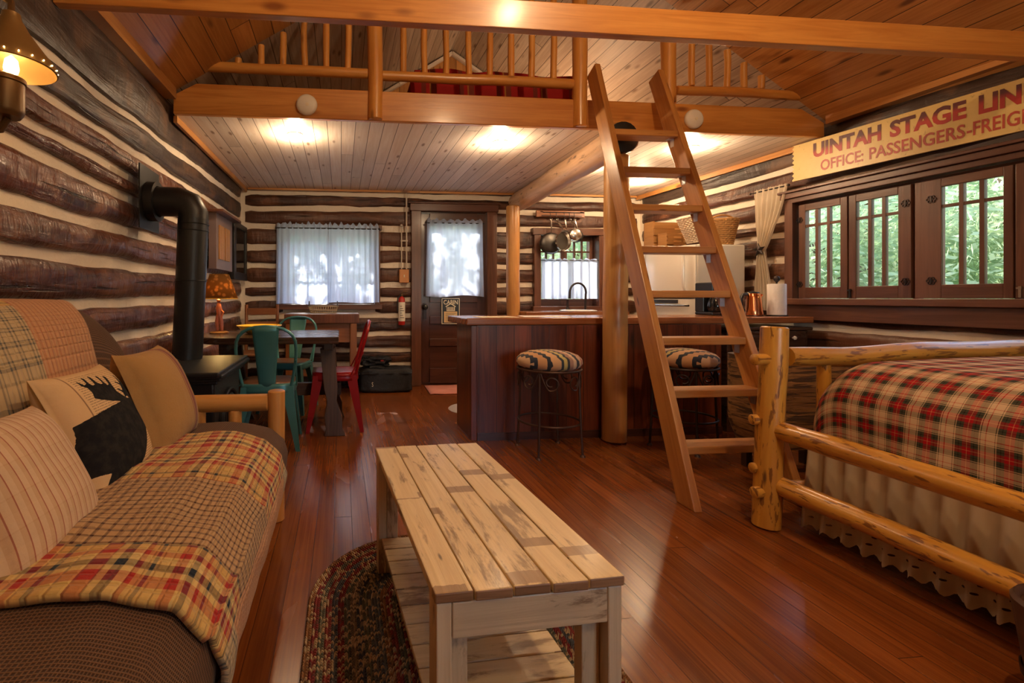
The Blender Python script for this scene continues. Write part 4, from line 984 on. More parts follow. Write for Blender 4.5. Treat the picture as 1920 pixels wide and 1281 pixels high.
m.grid(skirt,520,16,uv=lambda u,v:(u*3.48,v*.41));part('bed_skirt',m,mEye,bd,autos=False,label='gathered cream skirt with scalloped eyelet hem')
# plaid blanket
m=M()
def drop(d,r):
    if d<=0: return (d,0)
    if d<r*PI/2: a=d/r;return (r*math.sin(a),r*(1-math.cos(a)))
    return (r,r+d-r*PI/2)
def blk(u,v):
    # s: distance from the far long side (x=3.6) toward the near edge; t: from head toward foot
    s=u*1.73;t=v*2.40
    dx=s-1.28;dy=t-1.93
    rx=.20;ry=.13
    ox,zx=drop(dx,rx);oy,zy=drop(dy,ry)
    x=3.60-1.28-ox;y=-.10+1.93+oy+.005
    k=1
    if zx>.001 and zy>.001: k=.9
    z=.775-zx-zy*k+.018*math.exp(-((x-2.9)/.5)**2)
    if zx>rx*.6: x+=.016*nz(y*3.4,z*2)-.012*(zx-rx)
    if zx>rx*.9: x-=.02*(.5+.5*math.sin(y*9+2*nz(y*2)))*min(1,(zx-rx*.9)/.15)
    if dx<0 and dy<0: z+=.006*nz(x*4,y*4)
    return (x,y,z)
m.grid(blk,90,100,uv=lambda u,v:(u*1.73,v*2.40))
tag(part('plaid_blanket',m,mBedP,solid=.012),'red, green and cream plaid blanket covering the log bed','blanket')
tub=thing('wooden_tub','dark brown wooden tub in the lower right corner beside the bed rail','tub',(1.81,1.02,0))
m=M();m.lathe([(.001,.02),(.085,.02),(.10,.0),(.115,.12),(.135,.275),(.128,.285),(.118,.275),(.10,.06),(.001,.05)],(1.845,1.0,0),28);part('staves',m,mDarkL,tub)
m=M();m.lathe([(.1135,.08),(.117,.08),(.120,.105),(.1165,.105)],(1.845,1.0,0),28);part('hoop',m,mIronD,tub)
m=M();m.lathe([(.001,.262),(.116,.262),(.116,.268),(.001,.270)],(1.845,1.0,0),28);part('lid',m,mDark,tub)
# woven hamper + dark dresser between the bar and the bed
hm=thing('bark_hamper','bark textured brown hamper standing between the bar stool and the bed foot','hamper',(2.62,2.75,0))
m=M()
def hp(u,v):
    a=2*PI*u;pw=lambda q:math.copysign(abs(q)**.45,q)
    k=.86+.14*min(1,v*4);z=.17+.54*v
    return (2.75+.33*pw(math.cos(a))*k,2.70+.17*pw(math.sin(a))*k,z)
m.grid(hp,48,14,uv=lambda u,v:(u*1.6,v*.6),closed_u=True);c=m.add([(2.75,2.70,.17),(2.75,2.70,.72)])
for i in range(48): m.face([i,(i+1)%48,c]);m.face([14*48+i,14*48+(i+1)%48,c+1])
part('body',m,mBark,hm)
for sx in (-1,1):
    for sy in (-1,1):
        m=M();m.b2((2.75+sx*.20-.02,2.70+sy*.10-.02,0),(2.75+sx*.20+.02,2.70+sy*.10+.02,.19));part('foot',m,mDarkL,hm,smooth=False)
dr=thing('dark_dresser','dark wooden dresser with pale round knobs under the right end of the bar counter','dresser',(3.37,3.66,0))
m=M();m.b2((3.02,3.50,.0),(3.72,3.92,.80),grain=0);part('carcass',m,mDark,dr,smooth=False,bevel=.006)
m=M();m.b2((3.0,3.475,.80),(3.74,3.93,.825),grain=0);part('top',m,mDark,dr,smooth=False,bevel=.006)
for k,z in enumerate((.70,.46,.22)):
    m=M();m.b2((3.05,3.485,z-.095),(3.69,3.50,z+.095),grain=0);d=part('drawer',m,mDark,dr,smooth=False,bevel=.006)
    for x in (3.19,3.57):
        m=M();m.lathe([(.001,.03),(.014,.026),(.016,.018),(.007,.008),(.007,0)],(x,3.486,z+.04),12,axis=(0,-1,0));part('knob',m,mPlast,d,label='pale round knob')
# ================================================================== STOVE
sv=thing('wood_stove','black cast iron wood stove with an elbowed pipe into the log wall','stove',(-.85,2.80,0))
m=M();m.b2((-1.10,2.50,.13),(-.64,3.10,.63));part('body',m,mStove,sv,smooth=False,bevel=.012)
m=M();P=[(-.545,2.40),(-.545,3.20),(-1.13,3.20),(-1.13,2.40)]
m.b2((-1.13,2.43,.668),(-.60,3.17,.69));part('top_plate',m,mStove,sv,smooth=False,bevel=.006)
m=M()   # fluted cornice
for k,(o,z0,z1) in enumerate(((.055,.655,.676),(.04,.640,.656),(.022,.622,.641))): m.b2((-1.10-o*.4,2.50-o,z0),(-.64+o,3.10+o,z1))
part('cornice',m,mStove,sv,smooth=False,bevel=.006)
def arch(fr,n=18):
    m=M()
    for r in (.17,.135): m.tube([fr(r*math.cos(PI*k/n),.30+r*.95*math.sin(PI*k/n)) for k in range(n+1)]+[fr(-r,.18),fr(r,.18)],.011,6,closed=True)
    for k in range(7): m.tube([fr(-.11+.037*k,.19),fr(-.11+.037*k,.30+.10*math.cos((k-3)*.42))],.006,5)
    return m
part('arched_door',arch(lambda a,z:(-.632,2.80+a*1.15,z+.08)),mStove,sv)
part('arched_side',arch(lambda a,z:(-.87+a,2.493,z+.08)),mStove,sv)
for x in (-1.06,-.68):
    for y in (2.55,3.05):
        m=M();m.tube([(x,y,.14),(x+(.02 if x>-.8 else -.02),y,.07),(x+(.035 if x>-.8 else -.035),y,.0)],[.035,.024,.028],10);part('leg',m,mStove,sv)
PXc,PYc=-.925,3.00
m=M();m.tube([(PXc-.005,PYc,.69),(PXc,PYc,.705),(PXc+.02,PYc,1.15),(PXc+.035,PYc,1.535)],.087,28);part('stovepipe',m,mPipe,sv)
for z in (1.16,1.46,1.50): m=M();m.tube([(PXc+.022+(z-1.15)*.04+.0885*math.cos(2*PI*k/28),PYc+.0885*math.sin(2*PI*k/28),z) for k in range(28)],.0025,5,closed=True);part('pipe_seam',m,mPipe,sv)
m=M();m.tube([(PXc+.035,PYc,1.53),(PXc+.035,PYc,1.56),(PXc+.01,PYc,1.615),(PXc-.05,PYc,1.635),(PXc-.10,PYc,1.635),(xl(3)+.096,PYc,1.635)],.0875,28);part('elbow',m,mPipe,sv)
m=M();m.lathe([(.092,.0),(.118,.0),(.118,.05),(.092,.05)],(xl(3)+.10,PYc,1.635),28,axis=(1,0,0));part('collar',m,mPipe,sv)
m=M();m.b2((xl(3)+.09,2.86,1.46),(xl(3)+.098,3.15,1.83));part('wall_plate',m,mPipe,sv,smooth=False,label='square black wall plate behind the pipe')
# ================================================================== WALL LAMP
wlp=thing('wall_lamp','aged brass wall lamp with a flared perforated shade, lit, high on the left wall','wall lamp',(xl(1.5)+.06,1.55,1.75))
lc=Vector((-.99,1.55,0))
m=M();m.lathe([(.024,1.915),(.026,1.90),(.048,1.86),(.088,1.805),(.112,1.775),(.118,1.752),(.114,1.750),(.108,1.772),(.084,1.80),(.044,1.855),(.022,1.90)],(lc.x,lc.y,0),40)
mBr2=plain('brass_shade',(.30,.18,.06),.36,.5);part('shade',m,mBr2,wlp)
m=M()
for k in range(22):
    a=2*PI*k/22;m.ball((lc.x+.1160*math.cos(a),lc.y+.1160*math.sin(a),1.764),.0019,6,4)
part('shade_glow_beads',m,mBulb,wlp,label='ring of glowing beads standing for lamplight through pinholes in the shade rim')  # emissive beads imitate the bulb's light showing through the rim
m=M();m.lathe([(.001,1.60),(.038,1.60),(.045,1.61),(.048,1.62),(.048,1.70),(.052,1.703),(.052,1.715),(.045,1.722),(.03,1.724),(.001,1.724)],(lc.x-.01,lc.y-.01,0),28);part('font',m,mBrass,wlp)
m=M();m.lathe([(.001,1.725),(.014,1.728),(.020,1.75),(.016,1.775),(.001,1.79)],(lc.x,lc.y,0),16);part('bulb',m,mBulb,wlp)
m=M();m.tube([(lc.x,lc.y,1.91),(lc.x,lc.y,1.95),(lc.x-.05,lc.y,1.98),(xl(1.55)+.05,lc.y,1.96)],.010,8);m.tube([(lc.x-.01,lc.y,1.60),(lc.x-.03,lc.y,1.565),(lc.x-.10,lc.y,1.56),(xl(1.55)+.05,lc.y,1.60),],.011,8);m.b2((xl(1.55)+.045,lc.y-.04,1.56),(xl(1.55)+.06,lc.y+.04,2.0));part('bracket',m,mBrass,wlp)
def point(name,loc,e,col=(1,.68,.38),r=.03):
    l=bpy.data.lights.new(name,'POINT');l.energy=e;l.color=col;l.shadow_soft_size=r;o=bpy.data.objects.new(name,l);COL.objects.link(o);o.location=loc;return o
point('wall_lamp_light',(lc.x+.0,lc.y,1.765),7.5,(1,.60,.24),.02)
# ================================================================== DINING CORNER
dt=thing('trestle_table','dark plank trestle dining table with splayed legs near the stove','dining table',(-.6,3.95,0))
m=M();tp=[(-.02,3.58),(-.02,4.38)]+[(-.86+.27*math.cos(PI/2+PI*k/16),3.98+.40*math.sin(PI/2+PI*k/16)) for k in range(17)]
m.poly(tp,.05,lambda x,y,h:(x,y,.716+h));m.uv=[[(m.v[k].x,m.v[k].y+m.v[k].z) for k in f] for f in m.f]
part('table_top',m,mDark,dt,smooth=False,bevel=.006)
for x in (-.10,-.88):
    m=M();m.b2((x-.035,3.70,.655),(x+.035,4.30,.715),grain=1);part('cross_bar',m,mDarkL,dt,smooth=False,bevel=.004)
    for sg in (-1,1):
        m=M();yt=4.0+sg*.14;ybm=4.0+sg*.285
        # shaped splayed leg, profile in the Y-Z plane
        prof=[(-.055,.655),(-.05,.35),(-.036,.25),(-.066,.14),(-.06,.05),(-.075,0),(.075,0),(.06,.05),(.066,.14),(.036,.25),(.05,.35),(.055,.655)]
        pts=[(x-.01+a*1.05+.06*(1-z/.655),z) for a,z in prof]
        m.poly(pts,.055,lambda xx,z,h:(xx,yt+(ybm-yt)*(1-z/.655)+h-.027,z));m.uv=[[(m.v[k].z+x,m.v[k].x) for k in f] for f in m.f];part('leg',m,mDarkL,dt,smooth=False,bevel=.004)
m=M();m.b2((-.98,3.97,.26),(.0,4.03,.36),grain=0);part('stretcher',m,mDarkL,dt,smooth=False,bevel=.004)
m=M();m.b2((-.035,3.985,.24),(-.015,4.015,.40));part('wedge',m,mDark,dt,smooth=False)
# table lamp
tl_=thing('table_lamp','small lit table lamp with dark mottled cone shade and carved figure base','lamp',(-1.02,4.45,.765))
LX,LY,LZ=-1.0,4.07,.766
m=M();m.lathe([(.001,0),(.075,0),(.078,.008),(.06,.016),(.02,.02),(.001,.02)],(LX,LY,LZ),24);part('base',m,mLampT,tl_)
m=M();mFig=plain('carved_figure',(.42,.12,.06),.4);m.tube([(LX-.012,LY,LZ+.02),(LX-.02,LY,LZ+.10),(LX-.005,LY,LZ+.16)],[.012,.016,.018],8);m.tube([(LX+.02,LY,LZ+.02),(LX+.015,LY,LZ+.10),(LX,LY,LZ+.16)],[.013,.016,.018],8);m.tube([(LX,LY,LZ+.15),(LX-.004,LY,LZ+.21),(LX-.006,LY,LZ+.25)],[.022,.026,.012],10);m.ball((LX-.006,LY,LZ+.268),.016,10,6);m.tube([(LX-.02,LY,LZ+.225),(LX+.035,LY-.01,LZ+.17),(LX+.02,LY-.015,LZ+.13)],[.010,.009,.007],6);part('figure',m,mFig,tl_)
m=M();m.tube([(LX,LY,LZ+.27),(LX,LY,LZ+.34)],.005,6);part('stem',m,mBrass,tl_)
m=M();m.lathe([(.145,LZ+.285),(.074,LZ+.485)],(LX,LY,0),36);part('shade',m,mShade,tl_,solid=.003)
m=M();m.tube([(LX+.145*math.cos(2*PI*k/36),LY+.145*math.sin(2*PI*k/36),LZ+.284) for k in range(36)],.004,5,closed=True);part('shade_edge',m,plain('gold_trim',(.85,.52,.06),.4),tl_,label='bright gold lower edge of the shade')
m=M();m.ball((LX,LY,LZ+.36),.022,12,8);part('bulb',m,mBulb,tl_)
point('table_lamp_light',(LX,LY,LZ+.325),2.6,(1,.62,.2),.02)
# yellow bowl
m=M();m.lathe([(.001,0),(.09,0),(.12,.014),(.155,.040),(.175,.062),(.182,.066),(.175,.068),(.15,.046),(.11,.02),(.001,.012)],(-.67,4.03,.766),40)
tag(part('yellow_bowl',m,mYel),'yellow speckled bowl on the dining table','bowl')
# metal chairs
def metal_chair(loc,rz,mat,seat,lab):
    t=thing('metal_chair',lab,'chair',loc,'metal bistro chairs around the dining table')
    X,Y,_=loc
    def p(x,y,z): return (X+x,Y+y,z)
    m=M()
    def sf(u,v):
        a=2*PI*u;pw=lambda q:math.copysign(abs(q)**.5,q);r=v
        return p(.185*pw(math.cos(a))*r,.18*pw(math.sin(a))*r,.455+.0*v)
    m.grid(sf,32,5,uv=lambda u,v:(.2*v*math.cos(2*PI*u),.2*v*math.sin(2*PI*u)),closed_u=True);part('seat',m,seat,t,solid=.018)
    m=M()
    m.grid(lambda u,v:p(.188*math.copysign(abs(math.cos(2*PI*u))**.5,math.cos(2*PI*u))*(1+.03*v),.183*math.copysign(abs(math.sin(2*PI*u))**.5,math.sin(2*PI*u))*(1+.03*v),.462-.062*v),40,3,closed_u=True);part('apron',m,mat,t,solid=.004)
    for sx in (-1,1):
        for sy in (-1,1):
            a=Vector(p(sx*.165,sy*.16,.44));b=Vector(p(sx*.215,sy*.215,.0))
            m=M();d=b-a;n=6;rings=[]
            for k in range(n+1):
                f=k/n;w=.055*(1-f)+.017;c=a+d*f
                rings.append([c+Vector((sx*.012,sy*.012,0)),c+Vector((-sx*w,sy*.010,0)),c+Vector((-sx*w,-sy*.004,0)),c+Vector((-sx*.010,-sy*.010,0)),c+Vector((-sx*.004,-sy*w,0)),c+Vector((sx*.010,-sy*w,0))])
            i=m.add([q for r_ in rings for q in r_])
            for k in range(n):
                for j in range(6): m.face([i+k*6+j,i+k*6+(j+1)%6,i+(k+1)*6+(j+1)%6,i+(k+1)*6+j])
            m.face([i+j for j in range(6)]);m.face([i+n*6+j for j in range(6)])
            part('leg',m,mat,t,smooth=False)
    m=M();pa=[]
    for k in range(25):
        f=k/24;a=PI*(1-f)
        if f<.25: g=f/.25;x=-.165-.035*math.sin(g*PI/2);z=.45+.26*g
        elif f>.75: g=(1-f)/.25;x=.165+.035*math.sin(g*PI/2);z=.45+.26*g
        else: g=(f-.25)/.5;an=PI*(1-g);x=.20*math.copysign(abs(math.cos(an))**.8,math.cos(an));z=.71+.155*math.sin(an)**.8
        pa.append(p(x,-.165-.11*((z-.45)/.4)**1.1,z))
    m.tube(pa,.0115,8);part('back_hoop',m,mat,t)
    m=M()
    def sp(u,v):
        z=.44+.425*v;w=.055+.035*v;x=(u-.5)*2*w;return p(x,-.172-.108*max(0,(z-.45)/.4)**1.1-.012*(1-(2*u-1)**2),z)
    m.grid(sp,8,10);part('back_splat',m,mat,t,solid=.004)
    for sx in (-1,1): m=M();m.tube([p(sx*.19,-.02,.44),p(sx*.20,-.12,.44),p(sx*.198,-.225,.63)],.006,6);part('side_brace',m,mat,t)
    t.rotation_euler=(0,0,rz);return t
metal_chair((-.52,3.56,0),.05,mTeal,mSeatW,'teal metal chair at the dining table nearest the sofa, turned away')
metal_chair((-.50,4.62,0),PI-.25,mTeal,mSeatW,'teal metal chair on the far side of the dining table, facing the sofa')
metal_chair((-.05,4.0,0),PI/2,mRed,mRed,'glossy red metal chair at the right end of the dining table')
# rustic wood chair by the corner
wc=thing('wooden_chair','brown wooden slat back chair in the back left corner','chair',(-.88,5.28,0))
for x in (-1.06,-.72):
    m=M();m.log((x,5.48,0),(x,5.52,.98),.019,10,5,0,1,.02);part('back_leg',m,mCart,wc)
    m=M();m.log((x,5.10,0),(x,5.10,.45),.019,10,5,0,2,.02);part('front_leg',m,mCart,wc)
m=M();m.b2((-1.08,5.08,.45),(-.70,5.50,.475),grain=0);part('seat',m,mCart,wc,smooth=False,bevel=.006)
for z in (.62,.75,.90):
    m=M();m.b2((-1.05,5.495,z-.035),(-.73,5.515,z+.04),grain=0);part('back_slat',m,mCart,wc,smooth=False,bevel=.004)
# butcher-block cart below the window
bc=thing('butcher_block_cart','butcher block topped wooden cart under the curtained back window','cart',(-.2,5.4,0))
m=M();m.b2((-.60,5.13,.785),(.19,5.655,.885),grain=2);part('block_top',m,mBlock,bc,smooth=False,bevel=.006)
for x in (-.55,.13):
    for y in (5.17,5.60):
        m=M();m.b2((x-.035,y-.03,0),(x+.035,y+.03,.785),grain=2);part('leg',m,mCart,bc,smooth=False,bevel=.004)
m=M();m.b2((-.515,5.18,.58),(.095,5.20,.785),grain=0);m.b2((-.515,5.59,.62),(.095,5.61,.785),grain=0);m.b2((-.545,5.20,.62),(-.53,5.57,.785),grain=1);m.b2((.11,5.20,.62),(.125,5.57,.785),grain=1);part('apron',m,mCart,bc,smooth=False)
m=M();m.b2((-.56,5.18,.22),(.14,5.60,.25),grain=0);part('shelf',m,mCart,bc,smooth=False)
# wire basket on the cart
wbk=thing('wire_basket','oval wire bread basket with two handles on the butcher block cart','basket',(-.20,5.38,.886))
m=M()
def ell(a,z,k): return (-.20+.165*k*math.cos(a),5.38+.10*k*math.sin(a),.889+z)
for z,k in ((0,.85),(.03,.9),(.075,1.0)): m.tube([ell(2*PI*q/40,z,k) for q in range(40)],.0055,5,closed=True)
for q in range(36): a=2*PI*q/36;m.tube([ell(a,0,.85),ell(a,.04,.92),ell(a,.075,1.0)],.0034,4)
for q in range(-6,7): m.tube([ell(math.acos(max(-1,min(1,q/7))),0,.85),ell(-math.acos(max(-1,min(1,q/7))),0,.85)],.002,4)
part('cage',m,mWire,wbk)
for sg in (-1,1):
    m=M();m.tube([(-.20+sg*.155,5.38+.035*math.cos(PI*q/10),.962+.055*math.sin(PI*q/10)) for q in range(11)],.006,6);part('handle',m,mIronD,wbk)
# suitcase and the bag on it
sc=thing('black_duffel','black nylon duffel bag on the floor under the extinguisher','duffel bag',(.50,5.45,0))
def soft(m,c,s,e=.3,nn=.012,n=28,sd=0):
    def f(u,v):
        a=2*PI*u;b=PI*(v-.5);pw=lambda q,k:math.copysign(abs(q)**k,q)
        x=pw(math.cos(b),e)*pw(math.cos(a),e);y=pw(math.cos(b),e)*pw(math.sin(a),e);z=pw(math.sin(b),e)
        w=1+nn/max(.05,min(s))*nz(x*3+sd,y*3,z*3)*1.0
        return (c[0]+s[0]*x*w,c[1]+s[1]*y*w,max(c[2]-s[2],c[2]+s[2]*z*w))
    return m.grid(f,n*2,n,uv=lambda u,v:(u,v),closed_u=True)
part('body',soft(M(),(.50,5.45,.135),(.295,.155,.135),.28,.014),mBag,sc)
m=M();m.tube([(.22+.56*k/20,5.295+.012*math.sin(k),.215) for k in range(21)],.006,5);m.tube([(.20,5.45+.13*math.cos(PI*k/8),.21) for k in range(9)],.006,5);part('piping',m,mBlkP,sc)
m=M();put_text(m,'S',lambda x,y,h:(x,5.288-h,y),.335,.350,.075,.125,.0);part('logo',m,mPlast,sc,smooth=False,label='small white letter mark')
bg=thing('shoulder_bag','smaller crumpled black bag lying on top of the duffel','bag',(.42,5.47,.27))
part('body',soft(M(),(.38,5.47,.325),(.16,.12,.055),.5,.03,20,4),mBag,bg)
m=M();m.tube([(.46+.10*math.cos(PI*k/14),5.42-.02*math.sin(PI*k/7),.335+.035*math.sin(PI*k/14)) for k in range(15)],.007,6);part('strap',m,mBlkP,bg)
m=M();m.b2((.44,5.36,.345),(.475,5.375,.36));part('tag',m,mRedP,bg,smooth=False,label='small red tag')
# conduit, cover plate, extinguisher
cd=thing('conduit_and_switch_box','painted conduit running down the back wall to a wooden switch plate','conduit',(.78,5.70,1.5))
m=M();m.tube([(.775,5.69,2.305),(.775,5.69,1.40)],.010,8);part('conduit',m,mConduit,cd)
m=M();m.tube([(.715,5.69,1.40),(.715,5.69,1.90)],.008,8);m.ball((.715,5.69,1.92),.018,10,6);part('short_conduit',m,mConduit,cd)
m=M();m.b2((.705,5.683,1.73),(.79,5.697,1.745));part('clip',m,mConduit,cd,smooth=False)
m=M();m.b2((.685,5.655,1.235),(.80,5.72,1.395));part('cover_plate',m,mKraft,cd,smooth=False,bevel=.006)
m=M();m.b2((.737,5.648,1.30),(.749,5.656,1.33));part('switch',m,mPlast,cd,smooth=False)
fx=thing('fire_extinguisher','small red and white fire extinguisher hung on the back wall beside the door','fire extinguisher',(.72,5.66,.75))
m=M();m.lathe([(.001,.735),(.036,.735),(.041,.745),(.041,1.02),(.036,1.05),(.018,1.07),(.014,1.08)],(.712,5.655,0),24);part('cylinder',m,mRedP,fx)
m=M();m.lathe([(.0418,.78),(.0418,1.005)],(.712,5.655,0),24);part('label',m,mPlast,fx,label='white printed label band')
m=M()
for k in range(6): m.b2((.688,5.6125,.82+k*.027),(.736-.012*(k%3),5.614,.826+k*.027))
part('label_print',m,mSlate,fx,smooth=False)
m=M();m.lathe([(.016,1.07),(.020,1.08),(.016,1.10),(.001,1.105)],(.712,5.655,0),12);m.tube([(.70,5.655,1.10),(.78,5.64,1.105)],.006,6);m.tube([(.71,5.655,1.11),(.735,5.645,1.135),(.785,5.64,1.125)],.006,6);part('valve_lever',m,mBrass,fx)
m=M();m.b2((.68,5.69,.95),(.745,5.715,1.03));part('wall_mount',m,mIronD,fx,smooth=False)
m=M();m.tube([(.70,5.64,1.09),(.665,5.63,1.06),(.655,5.63,.98),(.66,5.63,.90)],.007,6);part('hose',m,mBlkP,fx)
# CABIN sign on the door
cs=thing('cabin_sign','black cabin notice with cream border hung on the door','sign',(1.38,YB-.03,.88))
zs=lambda px:1.06+(558-px)/156.0
m=M();m.b2((1.205,YB-.032,.735),(1.435,YB-.024,1.055));part('board',m,plain('sign_black',(.02,.025,.03),.4),cs,smooth=False)
m=M()
for a,b in (((1.209,.739),(1.431,.747)),((1.209,1.043),(1.431,1.051)),((1.209,.747),(1.217,1.043)),((1.423,.747),(1.431,1.043))): m.b2((a[0],YB-.0335,a[1]),(b[0],YB-.0315,b[1]))
part('border',m,mCream,cs,smooth=False)
m=M();fr=lambda x,y,h:(x,YB-.0335-h,y)
put_text(m,'CABIN',fr,1.232,1.408,.975,1.030,0,.015)
part('lettering',m,mCream,cs,smooth=False)
m=M();m.poly([(1.255,.952),(1.32,.992),(1.385,.952),(1.378,.944),(1.32,.980),(1.262,.944)],.002,lambda x,z,h:(x,YB-.0335-h,z))
for x in (1.272,1.290,1.308,1.326,1.344,1.362): m.b2((x,YB-.0335,.905),(x+.010,YB-.0315,.945))
m.b2((1.268,YB-.0335,.897),(1.374,YB-.0315,.905));part('cabin_emblem',m,mCream,cs,smooth=False)
m=M();m.b2((1.238,YB-.0335,.757),(1.402,YB-.0315,.890));part('notice_panel',m,plain('notice_tan',(.72,.50,.24),.6),cs,smooth=False)
m=M()
for k in range(7): m.b2((1.255,YB-.0345,.770+k*.016),(1.385-.02*((k*5)%3),YB-.033,.774+k*.016))
part('notice_text',m,mSlate,cs,smooth=False)
# ================================================================== KITCHEN
fg=thing('refrigerator','white refrigerator in the kitchen corner with a crate and baskets on top','refrigerator',(3.55,4.6,0))
m=M();m.b2((3.245,4.10,.02),(3.72,4.86,1.55));part('cabinet',m,mWhiteM,fg,smooth=False,bevel=.012)
def fdoor(name,z0,z1):
    m=M();m.grid(lambda u,v:(3.235-.045*min(1,(1-abs(2*u-1)**6)),4.105+.75*u,z0+(z1-z0)*v),16,2)
    m.b2((3.232,4.105,z0),(3.243,4.855,z1));return part(name,m,mWhite,fg,bevel=0)
d=fdoor('upper_door',1.06,1.548)
m=M();m.tube([(3.175,4.165,1.11),(3.155,4.165,1.16),(3.155,4.165,1.46),(3.175,4.165,1.51)],.014,8);part('door_handle',m,mWhite,d)
d=fdoor('lower_door',.08,1.045)
m=M();m.tube([(3.19,4.14,.985),(3.162,4.14,.985),(3.162,4.80,.985),(3.19,4.80,.985)],.011,8);part('door_handle',m,mSteel,d,label='steel bar handle')
m=M();m.b2((3.183,4.28,1.005),(3.190,4.68,1.04));part('badge_strip',m,mSteelD,d,smooth=False,label='grey strip above the handle')
# crates on the fridge
def crate(name,lab,c,s,rz,open_side=True):
    t=thing(name,lab,'crate',(c[0],c[1],c[2]));X,Y,Z=c;w,d,h=s
    R=Matrix.Rotation(rz,3,'Z')
    def bx(a,b,g=None):
        ce=Vector([(a[i]+b[i])/2 for i in range(3)]);m=M()
        ce=R@ce+Vector(c);m.box(ce,[abs(b[i]-a[i]) for i in range(3)],rot=R,grain=g);return m
    n=4
    for k in range(n):
        z0=k*h/n+.004;z1=(k+1)*h/n-.012
        part('slat',bx((-w/2,-d/2,z0),(w/2,-d/2+.010,z1),0),mCrate,t,smooth=False)
        part('slat',bx((-w/2,d/2-.01,k*h/n),(w/2,d/2,(k+1)*h/n),0),mCrate,t,smooth=False)
    for sx in (-1,1): part('end_board',bx((sx*w/2,-d/2+.011,.0),(sx*(w/2-.016),d/2-.011,h),1),mCrate,t,smooth=False)
    part('bottom',bx((-w/2+.017,-d/2+.011,.0),(w/2-.017,d/2-.011,.012),0),mCrate,t,smooth=False);return t
zt=1.552
crate('wooden_crate','slatted wooden crate on top of the refrigerator behind the baskets',(3.40,4.76,zt),(.36,.17,.30),.0)
crate('small_crate','low open wooden box on the refrigerator in front of the tall slatted crate',(3.335,4.58,zt),(.20,.12,.16),.15)
m=M()
def basket(name,lab,c,r0,r1,h,tilt,mat,rows,ax='Y',sq=1.0):
    t=thing(name,lab,'basket',c);m=M();R=Matrix.Rotation(tilt,3,ax);nn=44
    for k in range(rows):
        z=h*(k+.5)/rows;r=r0+(r1-r0)*k/rows
        m.tube([Vector(c)+R@Vector(((r+.0035*math.cos(PI*q+PI*k))*math.cos(2*PI*q/nn),(r+.0035*math.cos(PI*q+PI*k))*math.sin(2*PI*q/nn)*sq,z)) for q in range(nn)],h/rows*.56,5,closed=True)
    m.tube([Vector(c)+R@Vector((r1*math.cos(2*PI*q/nn),r1*math.sin(2*PI*q/nn)*sq,h)) for q in range(nn)],.008,6,closed=True)
    part('weave',m,mat,t)
    m=M();
    for q in range(22): a=2*PI*q/22;m.tube([Vector(c)+R@Vector((r0*math.cos(a),r0*math.sin(a)*sq,.004)),Vector(c)+R@Vector((r1*math.cos(a),r1*math.sin(a)*sq,h))],.004,4)
    part('stakes',m,mat,t)
    m=M();m.lathe([(.001,0),(r0*.98,0),(r0*.98,.006),(.001,.006)],(0,0,0),28);m.v=[Vector(c)+R@Vector((p.x,p.y*sq,p.z)) for p in m.v];part('base',m,mat,t)
    return t
basket('pale_basket','pale tapered woven basket leaning on the refrigerator between the ladder rails',(3.325,4.20,zt+.03),.078,.125,.245,-.22,mWickerW,15)
b2=basket('wicker_basket','golden wicker basket with a raised handle on the refrigerator right of the ladder',(3.585,4.22,zt+.003),.085,.135,.235,0,mWicker,13)
m=M();m.tube([(3.46+.25*k/12,4.20,zt+.235+.05*math.sin(PI*k/12)**.6) for k in range(13)],.010,6);part('handle',m,mWicker,b2)
# pot rack + hanging pans
pr=thing('pot_rack','wooden wall rack with iron hooks above the kitchen window','pot rack',(2.68,5.64,2.07))
m=M();m.b2((2.37,5.655,2.045),(2.985,5.685,2.125),grain=0);part('board',m,mCart,pr,smooth=False,bevel=.004)
m=M();m.tube([(2.42,5.645,2.11),(2.42,5.56,2.085),(2.93,5.56,2.085),(2.93,5.645,2.11)],.006,6);m.tube([(2.42,5.62,2.055),(2.93,5.62,2.055)],.005,6);part('iron_bar',m,mIronD,pr)
HX=(2.50,2.575,2.675,2.74,2.80)
for x in HX:
    m=M();m.tube([(x,5.56,2.085),(x,5.552,2.05),(x,5.55,2.02)]+[(x,5.55-.018+.018*math.cos(a*PI/6),2.02-.018*math.sin(a*PI/6)) for a in range(1,6)],.0035,5);part('hook',m,mIronD,pr)
def pan(x,r,dep,hl,z,mat,lab,yaw,inner=None,y=5.532):
    t=thing('hanging_pan',lab,'pan',(x,y,z),'pans on the wall rack')
    zc=2.005-hl-r;R=Matrix.Rotation(yaw,3,'Z');c=Vector((x,y-.01,zc));ax=R@Vector((0,-1,0))
    m=M();m.lathe([(.001,0),(r*.78,0),(r*.9,.008),(r,dep),(r*1.03,dep+.002),(r*.985,dep),(r*.87,.014),(.001,.008)],c,36,axis=ax);part('pan_body',m,mat,t)
    if inner: m=M();m.lathe([(.001,.0085),(r*.86,.0145)],c,32,axis=ax);part('pan_base',m,inner,t)
    m=M();p=c+Vector((0,0,r*.98))+ax*dep*.6;q=Vector((x,5.532,2.01))
    m.tube([p,p+Vector((0,-.012,.03)),p.lerp(q,.6)+Vector((0,-.008,0)),q-Vector((0,0,.022))],[.008,.007,.009,.010],8);m.tube([q+Vector((.011*math.cos(k*PI/5),0,-.011+.011*math.sin(k*PI/5))) for k in range(10)],.004,5,closed=True);part('pan_handle',m,mSteel,t)
pan(HX[0],.128,.045,.165,0,mSteelD,'large dark frying pan hanging first from the door on the wall rack',2.9)
pan(HX[1],.112,.045,.175,0,mSteel,'steel frying pan showing its dark inside, second from the door on the wall rack',.35,mSteelD,y=5.44)
